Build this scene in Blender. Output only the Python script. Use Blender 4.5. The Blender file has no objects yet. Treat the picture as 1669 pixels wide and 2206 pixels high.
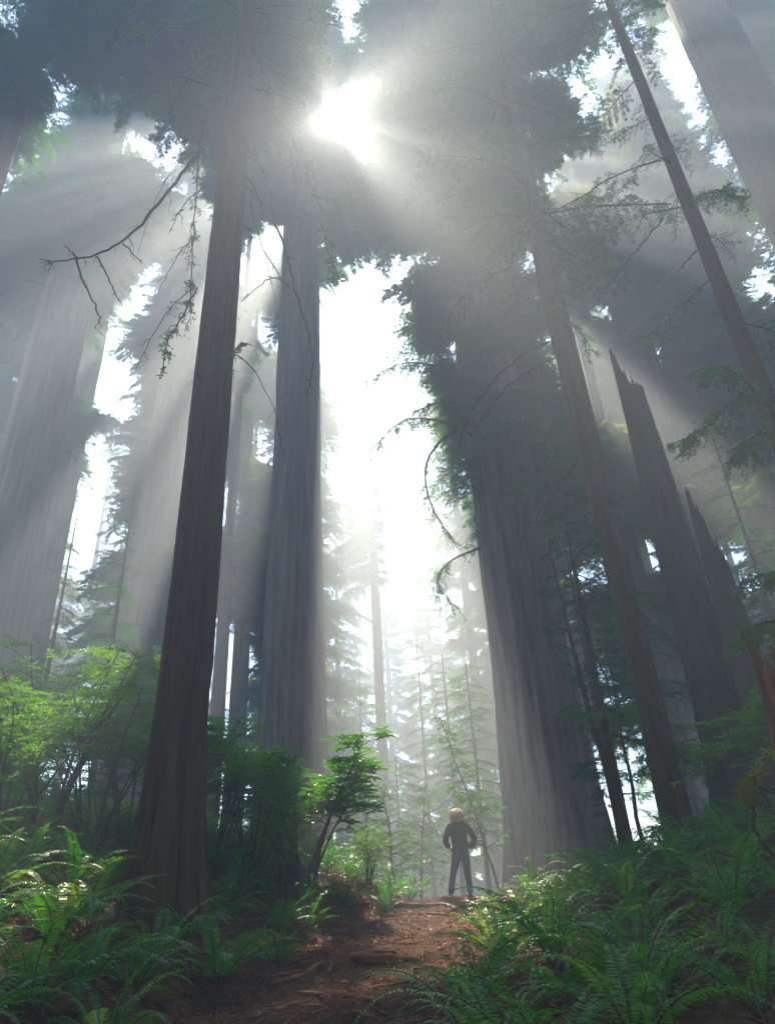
import bpy, bmesh, math, random
import numpy as np
from mathutils import Vector, Matrix, Euler
R = math.radians
rng = random.Random(7)
scn = bpy.context.scene
COL = scn.collection

# ------------------------------------------------------------------ camera
F, CU, CV = 1550.0, 834.5, 1103.0
PITCH, ROLL = 29.9, -3.2
cam = bpy.data.cameras.new('camera')
cam.sensor_fit = 'VERTICAL'; cam.sensor_height = 36.0; cam.lens = 36.0 * F / 2206.0
cam.clip_start = 0.05; cam.clip_end = 3000
camo = bpy.data.objects.new('camera', cam); COL.objects.link(camo)
CROT = (Matrix.Rotation(R(90 + PITCH), 3, 'X') @ Matrix.Rotation(R(ROLL), 3, 'Z'))
camo.matrix_world = CROT.to_4x4()
scn.camera = camo
CR = np.array(CROT)

def pdir(u, v):
    d = CR @ np.array([u - CU, CV - v, -F]); return d / np.linalg.norm(d)
def proj(P):
    P = np.atleast_2d(np.asarray(P, float)); c = P @ CR
    z = np.where(-c[:, 2] < .01, .01, -c[:, 2])
    return CU + F * c[:, 0] / z, CV - F * c[:, 1] / z, -c[:, 2]
def at(u, v, d):                      # the point seen at a pixel, d metres away measured along the ground
    k = pdir(u, v); return k * (d / math.hypot(k[0], k[1]))

# ------------------------------------------------------------------ light
SUNDIR = pdir(712, 250)
SEL = math.asin(SUNDIR[2]); SAZ = math.atan2(SUNDIR[0], SUNDIR[1])
w = bpy.data.worlds.new("World"); scn.world = w; w.use_nodes = True
nt = w.node_tree; nt.nodes.clear()
out = nt.nodes.new('ShaderNodeOutputWorld'); bg = nt.nodes.new('ShaderNodeBackground')
sky = nt.nodes.new('ShaderNodeTexSky'); sky.sky_type = 'NISHITA'; sky.sun_disc = False
sky.sun_elevation = SEL; sky.sun_rotation = SAZ; sky.air_density = 1.6; sky.dust_density = 0.2; sky.ozone_density = 5.0
bg.inputs[1].default_value = 0.15
nt.links.new(sky.outputs[0], bg.inputs[0])
# sun glow painted into the sky colour, in place of a visible disc
tc = nt.nodes.new('ShaderNodeTexCoord'); dt = nt.nodes.new('ShaderNodeVectorMath'); dt.operation = 'DOT_PRODUCT'
dt.inputs[1].default_value = SUNDIR
nt.links.new(tc.outputs['Generated'], dt.inputs[0])
mr = nt.nodes.new('ShaderNodeMapRange'); mr.inputs[1].default_value = math.cos(R(3.6)); mr.inputs[2].default_value = 1
mr.inputs[3].default_value = 0; mr.inputs[4].default_value = 1
nt.links.new(dt.outputs['Value'], mr.inputs[0])
pw = nt.nodes.new('ShaderNodeMath'); pw.operation = 'POWER'; pw.inputs[1].default_value = 3.0
nt.links.new(mr.outputs[0], pw.inputs[0])
ml = nt.nodes.new('ShaderNodeMath'); ml.operation = 'MULTIPLY'; ml.inputs[1].default_value = 150
nt.links.new(pw.outputs[0], ml.inputs[0])
bg2 = nt.nodes.new('ShaderNodeBackground'); bg2.inputs[0].default_value = (1, .82, .58, 1)
nt.links.new(ml.outputs[0], bg2.inputs[1])
ad = nt.nodes.new('ShaderNodeAddShader'); nt.links.new(bg.outputs[0], ad.inputs[0]); nt.links.new(bg2.outputs[0], ad.inputs[1])
nt.links.new(ad.outputs[0], out.inputs[0])
sl = bpy.data.lights.new('sun', 'SUN'); sl.energy = 5.0; sl.angle = R(0.5); sl.color = (1, .81, .61)
slo = bpy.data.objects.new('sun', sl); COL.objects.link(slo)
slo.rotation_euler = Vector(SUNDIR).to_track_quat('Z', 'Y').to_euler()
vs = scn.view_settings; vs.view_transform = 'Standard'; vs.look = 'None'; vs.gamma = 1; vs.exposure = 2.55
vs.use_curve_mapping = False
HAZE_DENSITY, HAZE_G = 0.0150, 0.45
cy = scn.cycles
cy.max_bounces = 5; cy.diffuse_bounces = 3; cy.volume_bounces = 0; cy.transmission_bounces = 3; cy.glossy_bounces = 1
cy.use_denoising = True
try:
    cy.denoiser = 'OPENIMAGEDENOISE'; cy.denoising_input_passes = 'RGB_ALBEDO_NORMAL'
except Exception: pass
cy.use_adaptive_sampling = True; cy.adaptive_threshold = 0.02
cy.sample_clamp_indirect = 6; cy.caustics_reflective = False; cy.caustics_refractive = False

# ------------------------------------------------------------------ helpers
def link(o, parent=None):
    COL.objects.link(o)
    if parent is not None: o.parent = parent
    return o
def tag(o, label=None, cat=None, group=None, kind=None):
    if label: o['label'] = label
    if cat: o['category'] = cat
    if group: o['group'] = group
    if kind: o['kind'] = kind
    return o
def empty(name, loc, rz=0.0):
    o = bpy.data.objects.new(name, None); o.location = loc; o.rotation_euler = (0, 0, rz); o.empty_display_size = .2
    return link(o)
def mesh(name, V, Fc, mats, mi=None, smooth=False):
    """V (n,3); Fc list of int arrays of tris / quads (each (k,3) or (k,4)); mi: list of material indices, one per block"""
    me = bpy.data.meshes.new(name)
    V = np.asarray(V, np.float32)
    if not isinstance(Fc, list): Fc = [Fc]
    Fc = [np.asarray(f, np.int32) for f in Fc]
    keep = [i for i, f in enumerate(Fc) if len(f)]
    if mi is None: mi = [0] * len(Fc)
    mi = [mi[i] for i in keep]; Fc = [Fc[i] for i in keep]
    nl = sum(f.size for f in Fc); nf = sum(len(f) for f in Fc)
    me.vertices.add(len(V)); me.vertices.foreach_set('co', V.ravel())
    me.loops.add(nl); me.loops.foreach_set('vertex_index', np.concatenate([f.ravel() for f in Fc]))
    me.polygons.add(nf)
    tot = np.concatenate([np.full(len(f), f.shape[1], np.int32) for f in Fc])
    me.polygons.foreach_set('loop_start', np.concatenate([[0], np.cumsum(tot)[:-1]]).astype(np.int32))
    me.polygons.foreach_set('material_index', np.concatenate([np.asarray(m, np.int32) if np.ndim(m) else np.full(len(f), m, np.int32) for f, m in zip(Fc, mi)]))
    if smooth: me.polygons.foreach_set('use_smooth', np.ones(nf, bool))
    for m in (mats if isinstance(mats, (list, tuple)) else [mats]): me.materials.append(m)
    me.update(calc_edges=True); me.validate()
    return me
def obj(name, me, parent=None, loc=(0, 0, 0), rot=(0, 0, 0), sc=1.0):
    o = bpy.data.objects.new(name, me); o.location = loc; o.rotation_euler = rot
    o.scale = (sc, sc, sc) if np.ndim(sc) == 0 else sc
    return link(o, parent)

_tab = np.random.RandomState(3).rand(64, 64, 64)
def vn(x, y, z):                       # value noise, 0..1
    xi, yi, zi = np.floor(x).astype(int), np.floor(y).astype(int), np.floor(z).astype(int)
    fx, fy, fz = x - xi, y - yi, z - zi
    fx, fy, fz = [f * f * (3 - 2 * f) for f in (fx, fy, fz)]
    g = lambda a, b, c: _tab[(xi + a) & 63, (yi + b) & 63, (zi + c) & 63]
    l = lambda a, b, t: a + (b - a) * t
    return l(l(l(g(0,0,0), g(1,0,0), fx), l(g(0,1,0), g(1,1,0), fx), fy), l(l(g(0,0,1), g(1,0,1), fx), l(g(0,1,1), g(1,1,1), fx), fy), fz)
def sstep(a, b, x):
    t = np.clip((x - a) / (b - a), 0, 1); return t * t * (3 - 2 * t)

class MB:                               # collects tubes and leaf triangles
    def __init__(s): s.V = []; s.T = []; s.M = []; s.n = 0
    def add(s, V, T, m):
        V = np.asarray(V, float); T = np.asarray(T, int)
        s.V.append(V); s.T.append(T + s.n); s.M.append(np.full(len(T), m)); s.n += len(V)
    def tube(s, pts, rad, m=0, k=5):
        pts = np.asarray(pts, float); n = len(pts)
        rad = np.full(n, rad) if np.ndim(rad) == 0 else np.asarray(rad, float)
        tan = np.gradient(pts, axis=0); tan /= np.linalg.norm(tan, axis=1)[:, None] + 1e-9
        ref = np.array([0, 0, 1.]) if abs(tan[:, 2]).mean() < .8 else np.array([1., 0, 0])
        a = np.cross(tan, ref); a /= np.linalg.norm(a, axis=1)[:, None] + 1e-9; b = np.cross(tan, a)
        th = np.arange(k) * 2 * math.pi / k
        V = (pts[:, None] + rad[:, None, None] * (np.cos(th)[None, :, None] * a[:, None] + np.sin(th)[None, :, None] * b[:, None])).reshape(-1, 3)
        T = []
        for i in range(n - 1):
            for j in range(k):
                p, q = i * k + j, i * k + (j + 1) % k
                T += [(p, q, q + k), (p, q + k, p + k)]
        for j in range(1, k - 1): T += [(0, j + 1, j), ((n - 1) * k, (n - 1) * k + j, (n - 1) * k + j + 1)]
        s.add(V, T, m)
    def leaves(s, base, d, nrm, L, W, m=1, fold=.25, tri=False):
        """many lance-shaped leaves at once: base, direction, face normal, length, width"""
        base = np.asarray(base, float); n = len(base)
        if n == 0: return
        d = np.asarray(d, float); d /= np.linalg.norm(d, axis=1)[:, None] + 1e-9
        side = np.cross(d, nrm); side /= np.linalg.norm(side, axis=1)[:, None] + 1e-9
        up = np.cross(side, d); L = np.broadcast_to(L, n)[:, None]; W = np.broadcast_to(W, n)[:, None]
        if tri:
            V = np.stack([base, base + d * L * .55 + side * W * .5, base + d * L], 1)
            V2 = np.stack([base + d * L * .4 - side * W * .5], 1)
            V = np.concatenate([V, V2], 1).reshape(-1, 3)
            o = np.arange(n)[:, None] * 4
            s.add(V, (o + np.array([0, 1, 3])).tolist() + (o + np.array([1, 2, 3])).tolist(), m); return
        mid = base + d * L * .45
        V = np.stack([base, mid + side * W * .5 + up * W * fold, base + d * L - up * L * .06, mid - side * W * .5 + up * W * fold], 1).reshape(-1, 3)
        o = np.arange(n)[:, None] * 4
        T = np.concatenate([o + np.array([0, 1, 2]), o + np.array([0, 2, 3])])
        s.add(V, T, m)
    def build(s, name, mats, smooth=False):
        return mesh(name, np.concatenate(s.V), np.concatenate(s.T), mats, [np.concatenate(s.M)], smooth)

# ------------------------------------------------------------------ materials
def mat(name):
    m = bpy.data.materials.new(name); m.use_nodes = True; m.node_tree.nodes.clear(); return m, m.node_tree
def N(t, k, **kw):
    n = t.nodes.new(k)
    for a, b in kw.items(): setattr(n, a, b)
    return n
def ramp(t, src, stops):
    r = N(t, 'ShaderNodeValToRGB'); e = r.color_ramp.elements
    while len(e) < len(stops): e.new(.5)
    for el, (p, c) in zip(e, stops): el.position = p; el.color = (*c, 1)
    t.links.new(src, r.inputs[0]); return r
def noise(t, scale, detail=4, rough=.6, stretch=(1, 1, 1), coord='Object'):
    tcn = N(t, 'ShaderNodeTexCoord'); mp = N(t, 'ShaderNodeMapping'); mp.inputs['Scale'].default_value = stretch
    n = N(t, 'ShaderNodeTexNoise'); n.inputs['Scale'].default_value = scale; n.inputs['Detail'].default_value = detail; n.inputs['Roughness'].default_value = rough
    t.links.new(tcn.outputs[coord], mp.inputs[0]); t.links.new(mp.outputs[0], n.inputs['Vector']); return n
def leafmat(name, c1, c2, trans=.45, tc=None, gloss=.12, rough=.45):
    m, t = mat(name); o = N(t, 'ShaderNodeOutputMaterial')
    oi = N(t, 'ShaderNodeObjectInfo'); nz = noise(t, 1.3, 3)
    ad = N(t, 'ShaderNodeMath', operation='ADD'); mu = N(t, 'ShaderNodeMath', operation='MULTIPLY'); mu.inputs[1].default_value = .5
    t.links.new(oi.outputs['Random'], ad.inputs[0]); t.links.new(nz.outputs[0], ad.inputs[1]); t.links.new(ad.outputs[0], mu.inputs[0])
    r = ramp(t, mu.outputs[0], [(.2, c1), (.75, c2)])
    df = N(t, 'ShaderNodeBsdfPrincipled'); df.inputs['Roughness'].default_value = rough
    df.inputs['Specular IOR Level'].default_value = gloss * 3
    t.links.new(r.outputs[0], df.inputs['Base Color'])
    tr = N(t, 'ShaderNodeBsdfTranslucent')
    mx = N(t, 'ShaderNodeMixRGB', blend_type='MULTIPLY'); mx.inputs[0].default_value = 1; mx.inputs[2].default_value = (*(tc or (2.2, 2.0, .6)), 1)
    t.links.new(r.outputs[0], mx.inputs[1]); t.links.new(mx.outputs[0], tr.inputs[0])
    ms = N(t, 'ShaderNodeMixShader'); ms.inputs[0].default_value = trans
    t.links.new(df.outputs[0], ms.inputs[1]); t.links.new(tr.outputs[0], ms.inputs[2]); t.links.new(ms.outputs[0], o.inputs[0])
    return m
def woodmat(name, c1, c2, moss=None, moss_z=3.0, stretch=(9, 9, .55), bump=.6, dist=.05, mossmin=.56):
    m, t = mat(name); o = N(t, 'ShaderNodeOutputMaterial'); b = N(t, 'ShaderNodeBsdfPrincipled')
    b.inputs['Roughness'].default_value = .9; b.inputs['Specular IOR Level'].default_value = .15
    n = noise(t, 1.0, 6, .65, stretch); n2 = noise(t, .8, 4, .6)
    r = ramp(t, n.outputs[0], [(.34, c1), (.62, c2)])
    col = r.outputs[0]
    if moss:
        rm = ramp(t, n2.outputs[0], [(mossmin, (0, 0, 0)), (mossmin + .16, (1, 1, 1))])
        mx = N(t, 'ShaderNodeMixRGB'); t.links.new(rm.outputs[0], mx.inputs[0]); t.links.new(col, mx.inputs[1]); mx.inputs[2].default_value = (*moss, 1)
        col = mx.outputs[0]
    t.links.new(col, b.inputs['Base Color'])
    bp = N(t, 'ShaderNodeBump'); bp.inputs['Strength'].default_value = bump; bp.inputs['Distance'].default_value = dist
    t.links.new(n.outputs[0], bp.inputs['Height']); t.links.new(bp.outputs[0], b.inputs['Normal']); t.links.new(b.outputs[0], o.inputs[0])
    return m
def plain(name, c, rough=.8, c2=None, scale=20):
    m, t = mat(name); o = N(t, 'ShaderNodeOutputMaterial'); b = N(t, 'ShaderNodeBsdfPrincipled')
    b.inputs['Roughness'].default_value = rough; b.inputs['Specular IOR Level'].default_value = .2
    n = noise(t, scale, 4); r = ramp(t, n.outputs[0], [(.35, c), (.65, c2 or tuple(x * .6 for x in c))])
    t.links.new(r.outputs[0], b.inputs['Base Color']); t.links.new(b.outputs[0], o.inputs[0]); return m

M = {}
M['needle'] = leafmat('conifer_needles', (.02, .11, .045), (.05, .17, .045), .55, (1.7, 1.6, .5))
M['needle_lit'] = leafmat('sunlit_needles', (.06, .11, .015), (.13, .19, .02), .6, (2.2, 2.0, .4))  # lit copy of the needles: yellow-green sunlight put into the colour
M['twig'] = plain('twig_bark', (.045, .03, .02), .9)
M['mossy_twig'] = plain('mossy_twig_bark', (.05, .04, .022), .9, (.05, .07, .015), 3)
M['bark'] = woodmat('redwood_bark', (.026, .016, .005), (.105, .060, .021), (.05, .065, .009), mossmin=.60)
M['bark_hazed'] = woodmat('hazed_redwood_bark', (.12, .095, .085), (.30, .24, .21), stretch=(5, 5, .3), bump=.8, dist=.12)  # bark colour whitened to stand in for haze on the farther trunks
M['bark_moss'] = woodmat('mossy_bark', (.03, .022, .013), (.10, .07, .04), (.05, .075, .018), stretch=(6, 6, .4), bump=.7, dist=.08, mossmin=.47)
M['rot'] = woodmat('rotten_redwood', (.05, .012, .005), (.2, .06, .02), (.07, .07, .012), stretch=(7, 7, .8), bump=1, dist=.08, mossmin=.6)
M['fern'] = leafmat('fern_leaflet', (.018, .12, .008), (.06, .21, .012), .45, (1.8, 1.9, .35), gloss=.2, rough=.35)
M['fern_pale_lit'] = leafmat('pale_and_lit_fern_leaflet', (.08, .2, .02), (.14, .27, .03), .5, (1.8, 1.8, .4), gloss=.25, rough=.3)  # lit copy of the fern green, also mixed in at random for variety
M['fern_dead'] = leafmat('dead_fern_leaflet', (.09, .03, .01), (.2, .075, .022), .35, (1.5, 1.2, .8), gloss=.05)
M['stone'] = plain('trail_stone', (.12, .10, .085), .9)
M['rachis'] = plain('fern_stalk', (.09, .06, .02), .7)
M['huck'] = leafmat('shrub_leaf', (.035, .12, .008), (.09, .2, .012), .55, (2.0, 2.0, .4), gloss=.15)
M['rhodo'] = leafmat('glossy_shrub_leaf', (.03, .13, .01), (.08, .2, .015), .45, (2.0, 2.0, .4), gloss=.3, rough=.3)
M['yellow_leaf'] = leafmat('moss_tuft', (.16, .17, .015), (.28, .28, .03), .5, (1.3, 1.3, .5), gloss=.05)
M['litter'] = leafmat('fallen_leaf', (.12, .04, .014), (.3, .13, .05), .15, (1, 1, 1), gloss=.08)
M['clover'] = leafmat('low_green_leaf', (.02, .07, .012), (.06, .14, .02), .4, (1.8, 1.8, .4))

# ------------------------------------------------------------------ terrain
PATHX = np.array([[-4, -1.2], [4, -1.15], [7, -1.0], [9, -.7], [12, -.15], [15, .75], [17.5, 1.35], [21, 1.4], [30, 0], [60, 0]])
def path_x(y): return np.interp(y, PATHX[:, 0], PATHX[:, 1])
def ground_z(x, y, fine=True):
    x = np.asarray(x, float); y = np.asarray(y, float)
    z = -1.5 + .106 * np.minimum(y, 17.2) - .035 * np.clip(y - 17.5, 0, 60)
    z = np.where(y < -5, -2.1 + 0 * y, z)
    dx = x - path_x(y); hw = 1.25
    lb = np.clip(-dx - hw, 0, 14); rb = np.clip(dx - hw, 0, 14)
    far = 1 - sstep(60, 160, np.hypot(x, y))
    z = z + (.33 * lb * (1 - .010 * lb) + .17 * rb) * far
    z = z + .16 * sstep(0, 1.0, lb + rb) + (vn(x * .45 + 9, y * .45, x * 0 + 1) - .5) * .5 * sstep(.2, 1.8, np.abs(dx))
    if fine:
        z = z + (vn(x * 1.7, y * 1.7, x * 0 + 5) - .5) * .16 + (vn(x * 5, y * 5, x * 0 + 8) - .5) * .06 + (vn(x * 11, y * 11, x * 0 + 3) - .5) * .035
        # worn steps in the trail
        for ys, h in ((10.4, .10), (12.9, .08), (16.6, .14)):
            z = z + h * (sstep(ys - .12, ys + .05, y + .25 * np.sin(x * 2 + ys)) - sstep(ys, ys + 2.2, y)) * (1 - sstep(.7, 1.5, np.abs(dx)))
    return z
def gz(x, y): return float(ground_z(np.array([x]), np.array([y]))[0])
def hit(u, v, dmax=60):                 # where a pixel's ray meets the ground
    k = pdir(u, v); k = k / math.hypot(k[0], k[1])
    ds = np.arange(3, dmax, .05); P = ds[:, None] * k
    s = P[:, 2] < ground_z(P[:, 0], P[:, 1])
    i = int(np.argmax(s)) if s.any() else len(ds) - 1
    return P[i]

def axis_coords(lo, hi, fine_lo, fine_hi, step):
    a = list(np.arange(fine_lo, fine_hi, step)); s, x = step, fine_hi
    while x < hi: a.append(x); s *= 1.18; x += s
    a.append(hi); s, x = step, fine_lo
    while x > lo: s *= 1.18; x -= s; a.append(max(x, lo))
    return np.array(sorted(set(a)))
gx = axis_coords(-700, 700, -9, 9, .075); gy = axis_coords(-300, 1200, 3.5, 20, .075)
X, Y = np.meshgrid(gx, gy); Zg = ground_z(X, Y)
nx, ny = len(gx), len(gy)
ii = (np.arange(ny - 1)[:, None] * nx + np.arange(nx - 1)[None]).ravel()
gm, t = mat('forest_soil'); o_ = N(t, 'ShaderNodeOutputMaterial'); b_ = N(t, 'ShaderNodeBsdfPrincipled')
b_.inputs['Roughness'].default_value = .85; b_.inputs['Specular IOR Level'].default_value = .25
n1 = noise(t, 2.2, 8, .7); n2 = noise(t, 28, 6, .75)
r1 = ramp(t, n1.outputs[0], [(.3, (.06, .024, .009)), (.55, (.145, .062, .025)), (.72, (.23, .11, .05))])
r2 = ramp(t, n2.outputs[0], [(.3, (.35, .3, .28)), (.7, (1.3, 1.25, 1.2))])
mx = N(t, 'ShaderNodeMixRGB', blend_type='MULTIPLY'); mx.inputs[0].default_value = 1
t.links.new(r1.outputs[0], mx.inputs[1]); t.links.new(r2.outputs[0], mx.inputs[2]); t.links.new(mx.outputs[0], b_.inputs['Base Color'])
bp = N(t, 'ShaderNodeBump'); bp.inputs['Strength'].default_value = 1; bp.inputs['Distance'].default_value = .05
t.links.new(n2.outputs[0], bp.inputs['Height']); t.links.new(bp.outputs[0], b_.inputs['Normal']); t.links.new(b_.outputs[0], o_.inputs[0])
ground = obj('ground', mesh('ground', np.stack([X, Y, Zg], -1).reshape(-1, 3), np.stack([ii, ii + 1, ii + 1 + nx, ii + nx], 1), gm, smooth=True))
tag(ground, 'red brown earth of the forest floor and trail', kind='structure')

# ------------------------------------------------------------------ haze
HB = (-75, 75, -40, 95, -7, 60)
hx = [(HB[a], HB[2 + b], HB[4 + c]) for a in (0, 1) for b in (0, 1) for c in (0, 1)]
hm, t = mat('haze_air'); o_ = N(t, 'ShaderNodeOutputMaterial'); pv = N(t, 'ShaderNodeVolumePrincipled')
pv.inputs['Color'].default_value = (.72, .87, 1.0, 1); pv.inputs['Density'].default_value = HAZE_DENSITY; pv.inputs['Anisotropy'].default_value = HAZE_G
t.links.new(pv.outputs[0], o_.inputs['Volume'])
haze = obj('haze', mesh('haze', hx, np.array([(0, 1, 3, 2), (4, 6, 7, 5), (0, 4, 5, 1), (2, 3, 7, 6), (0, 2, 6, 4), (1, 5, 7, 3)]), hm))
tag(haze, 'morning mist hanging among the trees', kind='stuff')

# ------------------------------------------------------------------ openings in the canopy
TUBES = []
def tube_px(u, v, d, r): TUBES.append((at(u, v, d), r))
def tube_gd(u, v, r): TUBES.append((hit(u, v), r))
TUBES.append((np.zeros(3), .75))                      # the camera looks straight at the sun
tube_px(100, 1840, 9.2, 1.3); tube_gd(850, 1998, .8); tube_gd(920, 1945, 1.1); tube_gd(1180, 1930, .35)
tube_px(1150, 1860, 14.5, .8); tube_px(1078, 1600, 15, 1.3); tube_px(830, 1880, 16, .6)
tube_px(880, 1500, 26, 1.2); tube_px(850, 1400, 38, 1.6); tube_px(800, 1250, 30, .8)
tube_px(500, 1300, 24, 1.3); tube_px(90, 740, 17, 1.5); tube_px(180, 930, 19, .8); tube_px(60, 450, 16, .8)
tube_px(110, 1180, 21, 1.1); tube_px(300, 1200, 30, 1.4)
tube_px(215, 1880, 9.5, .6); tube_px(60, 1970, 8.2, .45); tube_px(1300, 1900, 12.5, .4); tube_px(1230, 2050, 9.5, .3); tube_px(120, 1480, 13.5, 1.1); tube_px(690, 1600, 14.5, .7); tube_px(1300, 420, 20, .9); tube_px(1640, 1180, 18, 1.1);
tube_px(1330, 1650, 30, 1.3); tube_px(1390, 900, 30, 1.3)
TP = np.array([p for p, r in TUBES]); TR = np.array([r for p, r in TUBES]) * 1.0
GAPS = [(775, 880, 26, 150), (935, 1430, 25, 170), (845, 1190, 25, 160), (235, 750, 48, 110), (305, 610, 45, 60), (270, 680, 40, 50), (200, 1080, 32, 150), (500, 1000, 28, 140), (315, 600, 50, 40), (1455, 105, 60, 105), (1330, 130, 32, 32), (1540, 330, 34, 50), (1240, 330, 32, 26), (1150, 150, 32, 24),
        (1480, 200, 40, 55), (25, 25, 60, 60), (158, 180, 34, 50), (135, 250, 32, 50), (260, 300, 32, 34), (60, 330, 32, 34), (1610, 500, 60, 30), (385, 405, 35, 30), (485, 1420, 25, 110),
        (1560, 1250, 60, 110), (1370, 1190, 35, 50), (990, 1000, 30, 60), (560, 950, 25, 40), (745, 40, 10, 50), (1280, 210, 18, 22), (1115, 280, 16, 20), (1175, 400, 22, 26), (1120, 560, 20, 25), (1250, 830, 40, 30), (880, 780, 20, 30), (905, 860, 18, 30), (1310, 660, 20, 18), (990, 740, 14, 20), (1610, 620, 30, 24), (1655, 540, 20, 40), (1500, 260, 20, 40), (1390, 560, 16, 20), (340, 350, 20, 16), (500, 330, 16, 20), (60, 830, 16, 60), (210, 830, 20, 50), (560, 700, 14, 30), (1230, 700, 14, 16), (1400, 760, 16, 20), (650, 420, 10, 20), (960, 560, 12, 16)]
SN = np.array(SUNDIR)
GC = np.array(GAPS, float); _gr = random.Random(99)
CLEAR = np.array([(1590, 200, 75, 260, 32), (70, 1000, 75, 290, 30), (335, 1150, 50, 260, 36), (1425, 800, 60, 200, 36), (640, 1050, 70, 380, 26), (1120, 1500, 110, 330, 22), (1460, 1200, 70, 330, 18), (500, 1300, 40, 250, 30)], float)
def keep(p, a, sc, big, gaps=True, tl=.1):     # does a bough rooted at p, heading a, stay out of every opening?
    L = (5.6 if big else 4.5) * sc; w_ = (2.5 if big else 1.6) * sc
    h = np.array([math.cos(a), math.sin(a), 0]); k = np.array([.12, .35, .6, .85])
    P = np.asarray(p) + h * (L * k)[:, None]; P[:, 2] += L * (.1 * k - .28 * k * k - tl * k); W = w_ * np.array([.5, .8, .8, .45])
    q = P[:, None] - TP[None]; al = q @ SN; dd = np.linalg.norm(q - al[..., None] * SN, axis=-1)
    if ((dd < TR[None] + W[:, None]) & (al > 1.5)).any(): return False
    if gaps:
        u, v, z = proj(P); m = (F / np.maximum(z, 1) * W)[:, None] * .7 * np.where(GC[:, 2] < 31, .95, .75)
        m = m - GC[:, 2] * _gr.choice((0, .1, .3, .5))
        e = ((u[:, None] - GC[:, 0]) / (GC[:, 2] + m)) ** 2 + ((v[:, None] - GC[:, 1]) / (GC[:, 3] + m)) ** 2 < 1
        if (e & (z[:, None] > 1)).any(): return False
        mc = (F / np.maximum(z, 1) * W)[:, None] * .5
        e = (((u[:, None] - CLEAR[:, 0]) / (CLEAR[:, 2] + mc)) ** 2 + ((v[:, None] - CLEAR[:, 1]) / (CLEAR[:, 3] + mc)) ** 2 < 1) & (z[:, None] < CLEAR[:, 4])
        if (e & (z[:, None] > 1)).any(): return False
    return True

# ------------------------------------------------------------------ trunks
def trunk_mesh(name, r0, r1, H, m, seed, nseg=48, nring=60, flare=.5, flute=.05, furrow=.03, fk=22, jag=None, lean=(0, 0), bow=0.0):
    th = np.arange(nseg) * 2 * math.pi / nseg
    tt = np.linspace(0, 1, nring) ** 1.25
    z = -0.6 + (H + .6) * tt
    TH, Z = np.meshgrid(th, z)
    top = np.ones_like(TH)
    if jag is not None:
        jt = jag(th); Z = -.6 + (Z + .6) * (1 - (1 - jt)[None] * sstep(.55, 1, (Z + .6) / (H + .6)))
    zr = np.clip(Z, 0, None)
    r = r0 + (r1 - r0) * (zr / H)
    fl = flare * np.exp(-zr / (r0 * 2.2))
    lobes = .5 + .5 * np.cos(TH * 5 + seed) * (.6 + .4 * np.sin(TH * 2 + seed * 2))
    r = r * (1 + fl * (.55 + .8 * lobes))
    cx, sx = np.cos(TH), np.sin(TH)
    r = r * (1 + flute * (vn(cx * 1.6 + seed * 3, sx * 1.6, Z * .06) - .5) * 2)
    a = np.abs(vn(cx * fk / 4.5 + seed, sx * fk / 4.5, Z * .22 + seed) - .5) * 2
    b = np.abs(vn(cx * fk / 2 + seed, sx * fk / 2, Z * .5 + seed * 2) - .5) * 2
    r = r + furrow * (np.minimum(a * 2.2, 1) - .6) + furrow * .5 * (np.minimum(b * 2, 1) - .6)
    V = np.stack([cx * r + lean[0] * zr + bow * np.sin(zr / H * math.pi), sx * r + lean[1] * zr, Z], -1).reshape(-1, 3)
    i = np.arange(nring - 1)[:, None] * nseg; j = np.arange(nseg)[None]; jn = (j + 1) % nseg
    Q = np.stack([i + j, i + jn, i + jn + nseg, i + j + nseg], -1).reshape(-1, 4)
    c = len(V); V = np.concatenate([V, [[lean[0] * H, lean[1] * H, V[-nseg:, 2].min() - (.3 if jag is not None else -.05)]]])
    T = np.stack([(nring - 1) * nseg + np.arange(nseg), (nring - 1) * nseg + (np.arange(nseg) + 1) % nseg, np.full(nseg, c)], 1)
    return mesh(name, V, [Q, T], m, smooth=True)

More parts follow.
